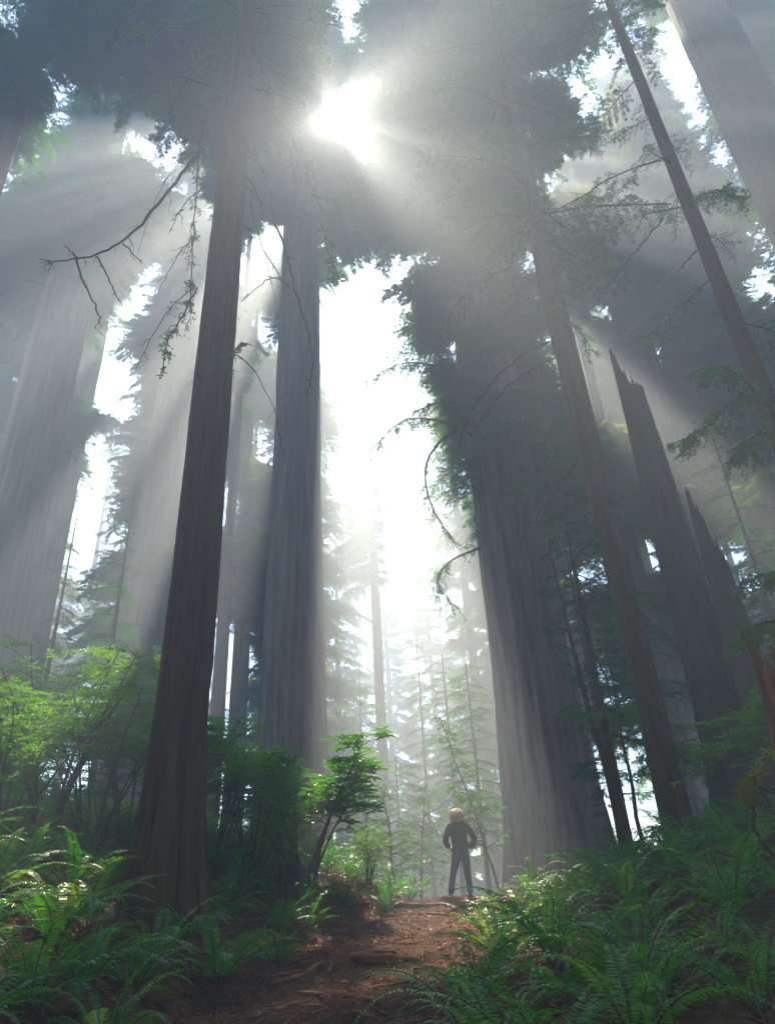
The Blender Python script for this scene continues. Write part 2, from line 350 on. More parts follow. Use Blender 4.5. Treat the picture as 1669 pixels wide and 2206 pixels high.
# ------------------------------------------------------------------ conifer branches
def branch_mesh(seed, L=4.5, wide=1.35, dens=1.0, droop=.28, m=None, nl=.115, nw=.034):
    r = np.random.RandomState(seed); mb = MB()
    ax = lambda s: np.stack([L * s * (1 - .08 * s), .25 * np.sin(s * 3 + seed) * s, L * (.10 * s - droop * s * s)], -1)
    s = np.linspace(0, 1, 9); mb.tube(ax(s), .035 * (1 - s) + .006, 0, 4)
    B, D, NR = [], [], []
    nb = int(44 * dens)
    for i in range(nb):
        t = .12 + .88 * (i + r.rand()) / nb; side = 1 if i % 2 else -1
        l = wide * (math.sin(min(t * 1.25 + .12, 1) * math.pi) * .75 + .28) * r.uniform(.3, 1.3)
        ang = R(r.uniform(38, 72)) * side
        p0 = ax(np.array([t]))[0]; dz = -r.uniform(.05, .8)
        d0 = np.array([math.cos(ang), math.sin(ang), 0])
        ss = np.linspace(0, 1, 4); pts = p0 + d0 * l * ss[:, None] + np.stack([0 * ss, 0 * ss, dz * l * ss ** 2 + .05 * l * ss], -1)
        mb.tube(pts, .008 * (1 - ss) + .003, 0, 3)
        subs = [(pts[0], pts[-1], l)]
        for k in range(int(l / .15)):
            q = r.uniform(.25, .95); sa = ang + R(r.uniform(35, 60)) * r.choice([-1, 1]); sl = l * .38 * r.uniform(.5, 1.1) * (1.15 - q)
            a0 = p0 + d0 * l * q + np.array([0, 0, dz * l * q * q]); subs.append((a0, a0 + sl * np.array([math.cos(sa), math.sin(sa), -r.uniform(.1, .5)]), sl))
        for a0, a1, sl in subs:
            n = max(3, int(sl / .052)); q = (np.arange(n) + .5) / n
            P = a0 + (a1 - a0) * q[:, None]
            if a0 is pts[0]: P[:, 2] = pts[0][2] + dz * l * q ** 2 + .05 * l * q
            dd = (a1 - a0) / (np.linalg.norm(a1 - a0) + 1e-9); pr = np.cross(dd, [0, 0, 1]); pr /= np.linalg.norm(pr) + 1e-9
            for sg in (-1, 1):
                B.append(P); D.append(dd * .7 + pr * sg * .8 + r.normal(0, .22, (n, 3))); NR.append(np.array([0, 0, 1.]) + r.normal(0, .45, (n, 3)))
    B, D, NR = map(np.concatenate, (B, D, NR)); k = r.rand(len(B)) < .92; B, D, NR = B[k], D[k], NR[k]
    mb.leaves(B, D, NR, nl * r.uniform(.6, 1.2, len(B)), nw, 1)
    return mb.build('branch', [M['twig'], m or M['needle']])
BR = [branch_mesh(10 + i, 4.5, 1.35 + .2 * (i % 3), 1.0, .2 + .07 * (i % 4)) for i in range(6)]
BRP = [branch_mesh(40 + i, 4.2, 1.4, .9, .25, M['needle_lit']) for i in range(3)]
BRT = [branch_mesh(60 + i, 3.2, .95, .65, .3, nl=.09, nw=.026) for i in range(3)]          # thin sprays of young trees
BF = [branch_mesh(80 + i, 5.6, 2.2, 1.8, .2 + .06 * i, M['needle'], nl=.14, nw=.055) for i in range(4)]      # full boughs high up
BFP = [branch_mesh(90 + i, 5.4, 2.2, 1.7, .25, M['needle_lit'], nl=.14, nw=.055) for i in range(2)]
BIG = BF + BFP; NB = [0]
def crown(root, base, H, z0, n, length=(.7, 1.15), set_=BR, lean=(0, 0), tilt=(-.35, .1), gaps=True, az=None, topscale=.35, r=None, stub=.0):
    r = r or random.Random(int(base[0] * 31 + base[1] * 17 + 5))
    for i in range(n):
        h = z0 + (H - z0) * ((i + r.random()) / n) ** 1.0
        a = r.uniform(*az) if az else i * 2.399 + r.uniform(-.5, .5)
        f = 1 - (1 - topscale) * max(0, (h - z0) / max(H - z0, .1)) ** 1.5
        sc = r.uniform(*length) * f
        p = np.array([base[0] + lean[0] * h, base[1] + lean[1] * h, base[2] + h])
        big = set_[0] in BIG; tl = -r.uniform(*tilt)
        for k in (1, .75, .55, .4, .28):
            if keep(p, a, sc * k, big, gaps, tl): break
        else: continue
        if k * sc < .2: continue
        sc *= k
        o = bpy.data.objects.new('branch', r.choice(set_)); o.parent = root
        o.location = (lean[0] * h + math.cos(a) * stub, lean[1] * h + math.sin(a) * stub, h); o.rotation_euler = (r.uniform(-.2, .2), tl, a)
        o.scale = (sc, sc * r.uniform(.85, 1.15), sc); COL.objects.link(o); NB[0] += 1

def tree(name, label, cat, u, v, d, r0, r1, H, m, seed, group=None, crowns=(), lean=(0, 0), zb=None, **kw):
    p = at(u, v, d); z = gz(p[0], p[1]) if zb is None else zb
    root = empty(name, (p[0], p[1], z)); tag(root, label, cat, group)
    obj('trunk', trunk_mesh('trunk', r0, r1, H, m, seed, lean=lean, **kw), root)
    for c in crowns: crown(root, (p[0], p[1], z), lean=lean, **c)
    return root
T = {}
T['L1'] = tree('redwood_tree', 'tall dark brown redwood rising among ferns left of the trail, with bare drooping branches', 'tree',
    378, 1700, 10.9, .36, .22, 36, M['bark'], 2, nseg=220, nring=220, flare=.75, flute=.09, furrow=.055, fk=30, group='redwood trees',
    crowns=[dict(H=35, z0=21, n=60, length=(.4, .7), stub=.2)])
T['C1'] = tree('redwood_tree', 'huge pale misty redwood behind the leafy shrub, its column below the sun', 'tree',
    636, 1200, 27, 1.22, .75, 52, M['bark_hazed'], 5, nseg=110, nring=100, flare=.25, flute=.08, furrow=.10, fk=30, group='redwood trees',
    crowns=[dict(H=52, z0=31, n=190, length=(.6, 1.15), stub=.8, set_=BF), dict(H=51, z0=34, n=34, length=(.8, 1.2), stub=.8, set_=BF, az=(-.9, .5), topscale=.85)])
T['R2'] = tree('redwood_tree', 'broad old redwood behind the person, crossed by a slanting sunbeam', 'tree',
    1140, 1400, 23, 1.22, .85, 50, M['bark_hazed'], 8, nseg=110, nring=100, flare=.45, flute=.10, furrow=.11, fk=26, group='redwood trees',
    crowns=[dict(H=50, z0=14, n=230, length=(.5, 1.1), stub=.9, set_=BF), dict(H=49, z0=28, n=34, length=(.8, 1.2), stub=.8, set_=BF, az=(2.3, 4.2), topscale=.85)])
T['R1'] = tree('redwood_tree', 'slender dark trunk rising from the ferns right of the broad old redwood', 'tree',
    1474, 1830, 14, .168, .075, 33, M['bark'], 11, bow=-.25, nseg=110, nring=140, flare=.45, flute=.08, furrow=.035, fk=20, group='redwood trees',
    crowns=[dict(H=33, z0=15, n=120, length=(.5, .9), stub=.15)])
T['R3'] = tree('redwood_tree', 'slim bare trunk slanting across the upper right corner in front of the mist', 'tree',
    1565, 650, 12.5, .20, .07, 30, M['bark'], 14, nseg=60, nring=90, flare=.3, furrow=.015, group='redwood trees',
    crowns=[dict(H=30, z0=9, n=30, length=(.35, .6), stub=.1, set_=BRT), dict(H=30, z0=17, n=40, length=(.5, .8), stub=.1)])
T['R6'] = tree('redwood_tree', 'thick blue grey trunk beside the white sky patch at the top right', 'tree',
    1592, 200, 21, 1.15, .8, 50, M['bark_moss'], 17, nseg=70, nring=70, flare=.3, furrow=.06, group='redwood trees',
    crowns=[dict(H=50, z0=43, n=60, length=(.6, 1.1), stub=.6, set_=BF)])
T['R7'] = tree('redwood_tree', 'pale misty trunk with a sunlit streak behind the broken snag', 'tree',
    1400, 850, 38, 1.3, .8, 50, M['bark_hazed'], 18, nseg=60, nring=60, flare=.3, furrow=.07, group='redwood trees',
    crowns=[dict(H=50, z0=26, n=150, length=(.8, 1.2), stub=.8, set_=BF)])
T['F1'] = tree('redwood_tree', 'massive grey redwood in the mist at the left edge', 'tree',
    60, 1000, 31, 1.35, 1.0, 50, M['bark_hazed'], 21, nseg=80, nring=80, flare=.3, furrow=.07, group='redwood trees',
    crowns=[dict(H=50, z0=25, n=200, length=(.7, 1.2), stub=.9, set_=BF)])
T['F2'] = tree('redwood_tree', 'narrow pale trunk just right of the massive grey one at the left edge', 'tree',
    128, 1100, 42, .9, .6, 48, M['bark_hazed'], 22, nseg=50, nring=60, flare=.3, furrow=.05, group='redwood trees',
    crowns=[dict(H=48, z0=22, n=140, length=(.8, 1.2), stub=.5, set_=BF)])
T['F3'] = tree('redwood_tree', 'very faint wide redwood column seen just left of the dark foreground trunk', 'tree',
    333, 1200, 38, 1.35, .95, 50, M['bark_hazed'], 24, nseg=60, nring=60, flare=.3, furrow=.07, group='redwood trees',
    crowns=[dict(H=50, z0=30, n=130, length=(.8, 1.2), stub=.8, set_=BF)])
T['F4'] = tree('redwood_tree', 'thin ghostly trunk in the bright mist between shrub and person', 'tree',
    822, 1600, 58, .45, .3, 50, M['bark_hazed'], 26, nseg=40, nring=50, flare=.3, furrow=.04, group='redwood trees',
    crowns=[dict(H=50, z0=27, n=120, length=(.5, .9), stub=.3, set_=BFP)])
def jagger(peak, lo, k, seed):
    def f(th):
        a = np.cos(th - peak) * .5 + .5
        return lo + (1 - lo) * np.clip(a ** 2 * .8 + .3 * (vn(np.cos(th) * k + seed, np.sin(th) * k, th * 0) - .3), 0, 1)
    return f
T['S1'] = tree('snag', 'tall broken snag with a jagged top, tallest of the two dead trunks', 'dead tree',
    1458, 1200, 19, .60, .30, 14.5, M['bark_moss'], 31, nseg=80, nring=90, flare=.3, flute=.14, furrow=.05, fk=18, group='broken snags',
    jag=jagger(2.6, .84, 7.5, 4))
T['S2'] = tree('snag', 'lower splintered snag with a needle sharp tip beside the taller one', 'dead tree',
    1535, 1200, 18.2, .46, .16, 8.5, M['bark_moss'], 33, nseg=80, nring=80, flare=.3, flute=.15, furrow=.05, fk=18, group='broken snags',
    jag=jagger(3.4, .66, 7.5, 9))
crown(T['R2'], tuple(T['R2'].location), 25, 13, 80, (.4, .75), BR, gaps=False, az=(2.3, 3.9), stub=1.0, topscale=.9)
# filler forest behind
fr = random.Random(21); DONE = {}
REFS = [('massive grey redwood', 60), ('narrow pale trunk', 128), ('very faint wide column', 300), ('dark foreground trunk', 410), ('pale misty redwood', 637), ('bright gap', 830), ('broad old redwood', 1110), ('slender dark trunk', 1320), ('tall broken snag', 1470), ('lower splintered snag', 1560), ('right edge stump', 1680)]
fill = [(-24, 36), (-30, 52), (-9, 44), (-12, 58), (-7.7, 53), (-20, 66), (10.8, 62), (10, 50), (8, 38), (15, 42), (20, 34), (24, 48), (14, 60), (30, 58), (18, 27), (26, 30), (-10.4, 70), (-32, 68), (26, 72), (-8, 33), (11, 31), (-14, 40), (-27, 40), (17, 47), (19, 40), (6, 55), (-17, 52), (21, 54)]
for i, (x, y) in enumerate(fill):
    x += fr.uniform(-1, 1); y += fr.uniform(-1, 1); z = gz(x, y); H = fr.uniform(46, 53); r0 = fr.uniform(.35, .6)
    near = y < 47
    uu = float(proj((x, y, z + 12))[0][0]); nm_, ur = min(REFS, key=lambda q: abs(q[1] - uu)); side = 'straight behind' if abs(uu - ur) < 35 else ('left of' if uu < ur else 'right of')
    key = f'{side} the {nm_}'; DONE[key] = DONE.get(key, 0) + 1; depth = ['', 'second ', 'third ', 'fourth ', 'fifth ', 'sixth '][min(DONE[key] - 1, 5)]
    flab = f'{depth}misty conifer deep in the forest {key}'
    root = empty('redwood_tree', (x, y, z)); tag(root, flab, 'tree', 'conifers deep in the mist')
    obj('trunk', trunk_mesh('trunk', r0, .12, H, M['bark_hazed'], i + 50, nseg=24, nring=40, flare=.3, furrow=.03), root)
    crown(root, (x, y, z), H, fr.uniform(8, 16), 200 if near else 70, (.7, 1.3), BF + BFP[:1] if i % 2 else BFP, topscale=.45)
# trees in line behind the nearer trunks, whose boughs close the canopy overhead
for i, (u, v, d, H, z0, n, lab) in enumerate([(385, 1500, 16.5, 44, 25, 130, 'conifer hidden behind the dark foreground trunk, its boughs filling the top left'),
        (1330, 1200, 18.5, 46, 23, 140, 'conifer right behind the slender dark trunk, its boughs closing the canopy right of the sun'),
        (-220, 1000, 18, 46, 21, 150, 'conifer whose boughs hang over the upper left corner'),
        (2000, 1000, 25, 46, 19, 180, 'conifer whose boughs hang over the upper right corner'),
        (1160, 1300, 28, 53, 18, 210, 'conifer standing behind the broad old redwood'), (640, 1300, 33, 53, 32, 170, 'conifer standing behind the misty column'),
        (408, 1200, 27, 53, 29, 180, 'tall conifer with wide boughs over the left of the clearing')]):
    p = at(u, v, d); z = gz(p[0], p[1]); root = empty('redwood_tree', (p[0], p[1], z)); tag(root, lab, 'tree', 'canopy conifers')
    obj('trunk', trunk_mesh('trunk', .3, .1, H, M['bark'], i + 150, nseg=30, nring=50, flare=.2, furrow=.02), root)
    crown(root, (p[0], p[1], z), H, z0, n, (.75, 1.15), BF, topscale=.45 if i > 1 else .7)
for i, (x, y, H, z0, n, lab) in enumerate([(6.3, 42, 53, 28, 150, 'conifer whose boughs screen the sky just right of the sun'), (-6.4, 41, 53, 30, 150, 'conifer whose boughs screen the sky just below the sun'),
        (-20, 38, 53, 30, 150, 'conifer added to shade the mist left of the massive grey redwood'), (-15.5, 50, 53, 32, 150, 'conifer added to shade the mist behind the very faint wide column'), (20, 32, 53, 28, 150, 'conifer added to shade the mist behind the right edge'),  # these three are added to shade the mist, so the beams stand out
        (-6, 72, 40, 4, 100, 'leftmost of the pale conifers far off in the bright gap'), (-1, 84, 44, 4, 110, 'tallest of the pale conifers far off in the bright gap'), (3.5, 70, 33, 3, 90, 'shorter pale conifer far off in the bright gap'),
        (8, 82, 42, 4, 100, 'rightmost of the pale conifers far off in the bright gap'), (-13, 80, 46, 6, 90, 'pale conifer far off behind the misty column'), (13, 74, 44, 5, 90, 'pale conifer far off behind the broad old redwood')]):
    z = gz(x, y); root = empty('redwood_tree', (x, y, z)); tag(root, lab, 'tree', 'distant conifers')
    obj('trunk', trunk_mesh('trunk', .3 if y < 50 else .45, .1, H, M['bark_hazed'], i + 170, nseg=24, nring=40, flare=.2, furrow=.02), root)
    crown(root, (x, y, z), H, z0, n, (.9, 1.3), BF + BFP, topscale=.8 if y < 50 else .3, gaps=y < 50)
# the rest of the wood, behind and beside the viewer
def crown_mesh(seed, n, H, z0):
    r = random.Random(seed); VV, FF, MI, k = [], [], [], 0; BC = [branch_mesh(99, 5.6, 2.2, .8, .3, nl=.3, nw=.14)]
    for i in range(n):
        me = r.choice(BC); nv, nf = len(me.vertices), len(me.polygons)
        v = np.empty(nv * 3, np.float32); me.vertices.foreach_get('co', v); f = np.empty(nf * 3, np.int32); me.loops.foreach_get('vertex_index', f)
        q = np.empty(nf, np.int32); me.polygons.foreach_get('material_index', q)
        h = z0 + (H - z0) * i / n; sc = r.uniform(1.3, 1.7) * (1 - .55 * (i / n) ** 2)
        mt = Matrix.Translation((0, 0, h)) @ Matrix.Rotation(i * 2.4 + r.uniform(-.5, .5), 4, 'Z') @ Matrix.Rotation(r.uniform(0, .35), 4, 'Y') @ Matrix.Scale(sc, 4)
        mt = np.array(mt); VV.append(v.reshape(-1, 3) @ mt[:3, :3].T + mt[:3, 3]); FF.append(f.reshape(-1, 3) + k); MI.append(q); k += nv
    return mesh('crown', np.concatenate(VV), np.concatenate(FF), [M['twig'], M['needle']], [np.concatenate(MI)])
CMS = crown_mesh(4, 34, 45, 9); TMS = trunk_mesh('trunk', .55, .12, 45, M['bark'], 200, nseg=20, nring=30)
for i, (x, y) in enumerate([(-6, -6), (4, -8), (-14, -3), (12, -4), (0, -15), (-10, -13), (10, -15), (-21, -6), (20, -7), (-5, -23), (7, -24), (-16, -20), (17, -19), (-25, 4), (24, 3), (-33, 16), (33, 14)]):
    root = empty('redwood_tree', (x, y, gz(x, y)), i * 1.3); tag(root, 'dense conifer in the wood around the clearing, outside the view', 'tree', 'conifers around the viewpoint')
    obj('trunk', TMS, root); obj('crown', CMS, root)
# young hemlocks low between the trunks
young = [(1290, 1500, 17, .11, 11, 'young hemlock with lacy boughs right of the broad redwood'), (1370, 1500, 20, .10, 12, 'young hemlock partly behind the slender dark trunk'),
         (1240, 1300, 29, .15, 17, 'taller young hemlock behind the broad redwood'), (1340, 1250, 26, .14, 16, 'dark young hemlock between slender trunk and snag'),
         (262, 1250, 26, .12, 13, 'thin young hemlock with a bare lower stem left of the dark redwood'), (150, 1200, 34, .15, 14, 'young hemlock in mist beside the narrow pale trunk'),
         (500, 1250, 33, .13, 13, 'young hemlock between dark redwood and misty column'), (760, 1500, 36, .12, 9, 'small faint hemlock right of the misty column'),
         (1620, 1200, 24, .12, 13, 'young hemlock behind the snags at the right edge'),
         (775, 1500, 40, .12, 13, 'leftmost of the faint young hemlocks in the bright gap'), (845, 1500, 34, .08, 7, 'shortest of the faint young hemlocks in the bright gap'),
         (905, 1500, 46, .16, 17, 'tallest of the faint young hemlocks in the bright gap'), (960, 1500, 36, .12, 12, 'faint young hemlock in the bright gap above the person'), (1010, 1500, 30, .1, 9, 'faint young hemlock touching the left side of the broad old redwood')]
for i, (u, v, d, r0, H, lab) in enumerate(young):
    tree('young_hemlock', lab, 'tree', u, v, d, r0, .02, H, M['bark'], 70 + i, group='young hemlocks', nseg=14, nring=40, furrow=.008, flare=.2,
         crowns=[dict(H=H, z0=2.5, n=46, length=(.55, .95), set_=BRT + BR[:1], topscale=.3, gaps=i < 7)])
print('branches', NB[0])

# ------------------------------------------------------------------ bare and sparse branches of the near trees
def limb(root, pts, r0, r1=.006, m='twig', twigs=8, needles=0, seed=1, name='bare_branch', tl=.5, label=None, nm='needle'):
    """pts: list of (u, v, d) along the limb"""
    r = np.random.RandomState(seed); P = np.array([at(*p) for p in pts]); n = len(P)
    t = np.arange(n); tt = np.linspace(0, n - 1, (n - 1) * 5 + 1); Q = np.stack([np.interp(tt, t, P[:, k]) for k in range(3)], 1)
    
    for _ in range(7): Q[1:-1] = .5 * Q[1:-1] + .25 * (Q[:-2] + Q[2:])
    Q[1:-1] += r.normal(0, .010, Q[1:-1].shape)
    ln = np.linalg.norm(np.diff(Q, axis=0), axis=1).sum(); f = np.linspace(0, 1, len(Q))
    mb = MB(); mb.tube(Q, r0 * (1 - f) + r1, 0, 6); B, D = [], []
    for i in range(twigs):
        q = r.uniform(.15, .97); k = int(q * (len(Q) - 1)); a0 = Q[k]; d = r.normal(0, 1, 3); d[2] = -abs(d[2]) * .8; d = d / np.linalg.norm(d) * .8 + (Q[min(k + 1, len(Q) - 1)] - Q[k - 1]) * 1.2
        l = tl * r.uniform(.3, 1.2) * (1.1 - q * .5); ss = np.linspace(0, 1, 5)
        pp = a0 + d * l * ss[:, None] + np.stack([r.normal(0, .02, 5), r.normal(0, .02, 5), -.35 * l * ss ** 2], -1) * (ss[:, None] > 0)
        mb.tube(pp, .006 * (1 - ss) + .0025, 0, 3)
        for c in range(2):
            e0 = pp[r.randint(1, 4)]; dd = r.normal(0, 1, 3); dd[2] -= .6; e1 = e0 + dd / np.linalg.norm(dd) * l * .35; mb.tube([e0, (e0 + e1) / 2 + [0, 0, .01], e1], [.004, .003, .002], 0, 3)
            if needles:
                k2 = np.linspace(.1, 1, needles); B.append(e0 + (e1 - e0) * k2[:, None]); D.append(r.normal(0, 1, (needles, 3)) * [1, 1, .5] + (e1 - e0) / np.linalg.norm(e1 - e0) * .6)
        if needles:
            k2 = np.linspace(.15, 1, needles * 2); B.append(a0 + (pp[-1] - a0) * k2[:, None]); D.append(r.normal(0, 1, (needles * 2, 3)) * [1, 1, .5])
    if B: B, D = np.concatenate(B), np.concatenate(D); mb.leaves(B, D, np.array([0, 0, 1.]) + r.normal(0, .4, D.shape), r.uniform(.05, .11, len(B)), .026, 1)
    me = mb.build(name, [M[m], M[nm]])
    o = obj(name, me, root, loc=-Vector(root.location))
    if label: o['label'] = label
    return o
L1 = T['L1']
limb(L1, [(432, 325, 10.8), (380, 390, 10.4), (312, 475, 10.0), (270, 522, 9.8), (205, 552, 9.6), (140, 563, 9.5), (85, 558, 9.4)], .032, m='mossy_twig', twigs=12, seed=3, label='long mossy branch reaching down to the left')
limb(L1, [(165, 560, 9.55), (180, 610, 9.5), (212, 672, 9.4), (218, 690, 9.4), (205, 708, 9.4)], .012, twigs=3, tl=.2, seed=4, name='bare_branch')
limb(L1, [(208, 552, 9.6), (232, 590, 9.6), (245, 625, 9.6), (256, 648, 9.6)], .010, twigs=3, tl=.2, seed=5)
limb(L1, [(265, 525, 9.8), (288, 548, 9.8), (305, 568, 9.8)], .009, twigs=2, tl=.2, seed=6)
limb(L1, [(168, 560, 9.5), (155, 542, 9.5), (138, 530, 9.5)], .009, twigs=2, tl=.15, seed=7)
limb(L1, [(500, 345, 10.8), (552, 405, 10.5), (603, 500, 10.2), (630, 590, 10.0), (645, 660, 9.9), (672, 742, 9.8), (676, 795, 9.8), (662, 852, 9.8)], .028, m='mossy_twig', twigs=14, seed=8, tl=.4, label='long mossy branch drooping to the right')
limb(L1, [(508, 235, 10.8), (525, 370, 10.5), (560, 530, 10.3), (598, 590, 10.2), (632, 622, 10.1)], .018, twigs=9, seed=9, tl=.35)
limb(L1, [(628, 622, 10.1), (590, 590, 10.0), (560, 615, 9.9), (520, 650, 9.8)], .009, twigs=4, seed=10, tl=.3)
limb(L1, [(488, 585, 10.8), (508, 640, 10.6), (508, 695, 10.5), (484, 722, 10.4)], .014, twigs=4, seed=11, tl=.3)
limb(L1, [(478, 800, 10.7), (500, 765, 10.6), (520, 735, 10.5), (545, 745, 10.4)], .010, twigs=5, seed=12, tl=.35, needles=8, name='leafy_branch')
limb(L1, [(515, 170, 10.8), (560, 198, 10.5), (622, 208, 10.3)], .014, twigs=6, seed=13)
limb(L1, [(516, 60, 10.9), (600, 200, 10.5), (645, 330, 10.3), (690, 440, 10.1), (702, 530, 10), (722, 580, 9.9), (737, 612, 9.9)], .018, twigs=22, seed=14, needles=5, tl=.5, name='leafy_branch')
limb(L1, [(520, 15, 10.9), (620, 42, 10.5), (680, 45, 10.3), (742, 60, 10.2)], .016, twigs=10, seed=15)
limb(L1, [(458, 120, 10.8), (420, 90, 10.5), (380, 95, 10.3)], .012, twigs=8, seed=16)
limb(L1, [(455, 190, 10.8), (410, 170, 10.5), (368, 155, 10.3), (365, 205, 10.2), (378, 255, 10.1)], .014, m='mossy_twig', twigs=10, seed=17)
limb(L1, [(295, 0, 9.8), (258, 40, 9.8), (244, 100, 9.8)], .010, m='mossy_twig', twigs=4, seed=18)
limb(L1, [(445, 235, 10.8), (428, 330, 10.6), (418, 480, 10.5), (410, 620, 10.4), (412, 700, 10.4)], .012, twigs=26, seed=19, needles=3, tl=.35, name='leafy_branch')
limb(L1, [(425, 620, 10.7), (390, 690, 10.3), (350, 750, 10.1), (355, 800, 10)], .010, twigs=16, seed=20, needles=3, tl=.4, name='leafy_branch')
limb(L1, [(470, 30, 10.8), (400, 60, 10.2), (330, 40, 9.8), (290, 90, 9.6)], .016, twigs=16, seed=21, needles=4, name='leafy_branch')
for k, (v0, du) in enumerate([(420, 12), (452, -22), (470, 10), (528, 10), (300, -30), (330, -25)]):
    u0 = 432 + .072 * (325 - v0) + (34 if du > 0 else -34) + 6
    limb(L1, [(u0, v0, 10.6), (u0 + du, v0 + 14, 10.4)], .012, .003, twigs=1, tl=.1, seed=30 + k, name='stub')
r7 = random.Random(12)
for k in range(11):
    sd = -1 if k % 2 else 1; v0 = r7.uniform(20, 760); u0 = 495 - .072 * v0 + sd * (20 + v0 * .02); l = r7.uniform(60, 190)
    limb(L1, [(u0, v0, 10.8), (u0 + sd * l * .35, v0 + l * r7.uniform(.1, .4), 10.5), (u0 + sd * l * .65, v0 + l * r7.uniform(.6, .9), 10.3), (u0 + sd * l * r7.uniform(.7, .9), v0 + l * r7.uniform(1.1, 1.6), 10.2)], r7.uniform(.006, .012), .003, twigs=7, tl=.3, seed=200 + k)
R1 = T['R1']
limb(R1, [(1192, 732, 13.9), (1130, 755, 13.4), (1060, 820, 13), (1010, 895, 12.8), (985, 960, 12.7)], .014, twigs=14, seed=41, needles=0)
limb(R1, [(1198, 770, 13.9), (1120, 805, 13.4), (1050, 880, 13), (1015, 940, 12.9)], .012, twigs=12, seed=42)
limb(R1, [(1140, 560, 13.9), (1060, 590, 13.2), (980, 650, 12.8), (950, 720, 12.6)], .014, twigs=14, seed=43, needles=3, name='leafy_branch')
limb(R1, [(1180, 640, 14), (1235, 700, 13.6), (1290, 770, 13.3)], .012, twigs=16, seed=44, needles=7, name='leafy_branch')
limb(R1, [(1240, 1000, 14), (1190, 1060, 13.6), (1150, 1130, 13.4)], .010, twigs=10, seed=45)
R3 = T['R3']
limb(R3, [(1425, 345, 12.4), (1330, 370, 12), (1230, 440, 11.6), (1150, 470, 11.4), (1100, 560, 11.2)], .016, twigs=18, seed=51, needles=4, name='leafy_branch')
limb(R3, [(1445, 440, 12.4), (1340, 440, 12), (1230, 455, 11.8)], .012, twigs=10, seed=52)
limb(R3, [(1428, 470, 12.4), (1370, 540, 12.1), (1318, 602, 11.9)], .012, twigs=8, seed=53)
limb(R3, [(1500, 540, 12.4), (1460, 585, 12.2)], .012, twigs=2, seed=54, tl=.2)
limb(R3, [(1480, 440, 12.5), (1540, 400, 12.2), (1600, 430, 12)], .014, twigs=30, seed=55, needles=8, name='leafy_branch')
limb(R3, [(1530, 600, 12.5), (1440, 690, 12), (1400, 720, 11.8)], .010, twigs=12, seed=56, needles=6, name='leafy_branch')
limb(R3, [(1640, 820, 12.4), (1580, 860, 11.8), (1520, 925, 11.3), (1440, 960, 11)], .022, m='mossy_twig', twigs=44, seed=57, needles=10, tl=.6, name='leafy_branch', label='leafy mossy branch at the right edge')
limb(R3, [(1640, 860, 12.2), (1560, 780, 11.4), (1500, 800, 11)], .014, twigs=36, seed=58, needles=9, tl=.55, name='leafy_branch')
limb(R3, [(1669, 900, 12), (1600, 960, 11.2), (1560, 1000, 11)], .012, twigs=34, seed=59, needles=9, tl=.5, name='leafy_branch')
limb(R3, [(1740, 1330, 12.5), (1669, 1338, 12), (1610, 1345, 11.6), (1585, 1395, 11.4)], .018, twigs=40, seed=81, needles=9, tl=.5, name='leafy_branch', nm='rhodo')
limb(R3, [(1720, 1240, 12.5), (1640, 1230, 12), (1580, 1270, 11.6)], .014, twigs=34, seed=82, needles=8, tl=.5, name='leafy_branch')
R2 = T['R2']
limb(R2, [(1030, 900, 22), (950, 940, 21), (905, 1010, 20.5), (930, 1100, 20.2), (985, 1180, 20)], .05, .012, twigs=46, seed=61, needles=7, tl=.95, name='leafy_branch', label='hooked bough hanging down over the bright mist')
limb(R2, [(1020, 880, 22), (960, 860, 21.3), (900, 880, 21), (850, 930, 20.8)], .04, .012, twigs=44, seed=62, needles=8, tl=1.0, name='leafy_branch')
limb(R2, [(1035, 1180, 22), (975, 1200, 21), (925, 1250, 20.6), (985, 1310, 20.4)], .035, .01, twigs=36, seed=63, needles=7, tl=.8, name='leafy_branch')
limb(R2, [(1020, 940, 22), (940, 900, 21), (860, 900, 20.5), (810, 960, 20.3)], .04, .01, twigs=60, seed=66, needles=9, tl=1.1, name='leafy_branch')
limb(R2, [(1020, 820, 22), (930, 780, 21), (850, 780, 20.6), (800, 820, 20.4)], .04, .01, twigs=60, seed=68, needles=9, tl=1.2, name='leafy_branch')
limb(R2, [(1120, 1000, 21.4), (1150, 1050, 21), (1200, 1120, 20.6), (1210, 1200, 20.4)], .03, .01, twigs=36, seed=64, needles=8, tl=.9, name='leafy_branch')

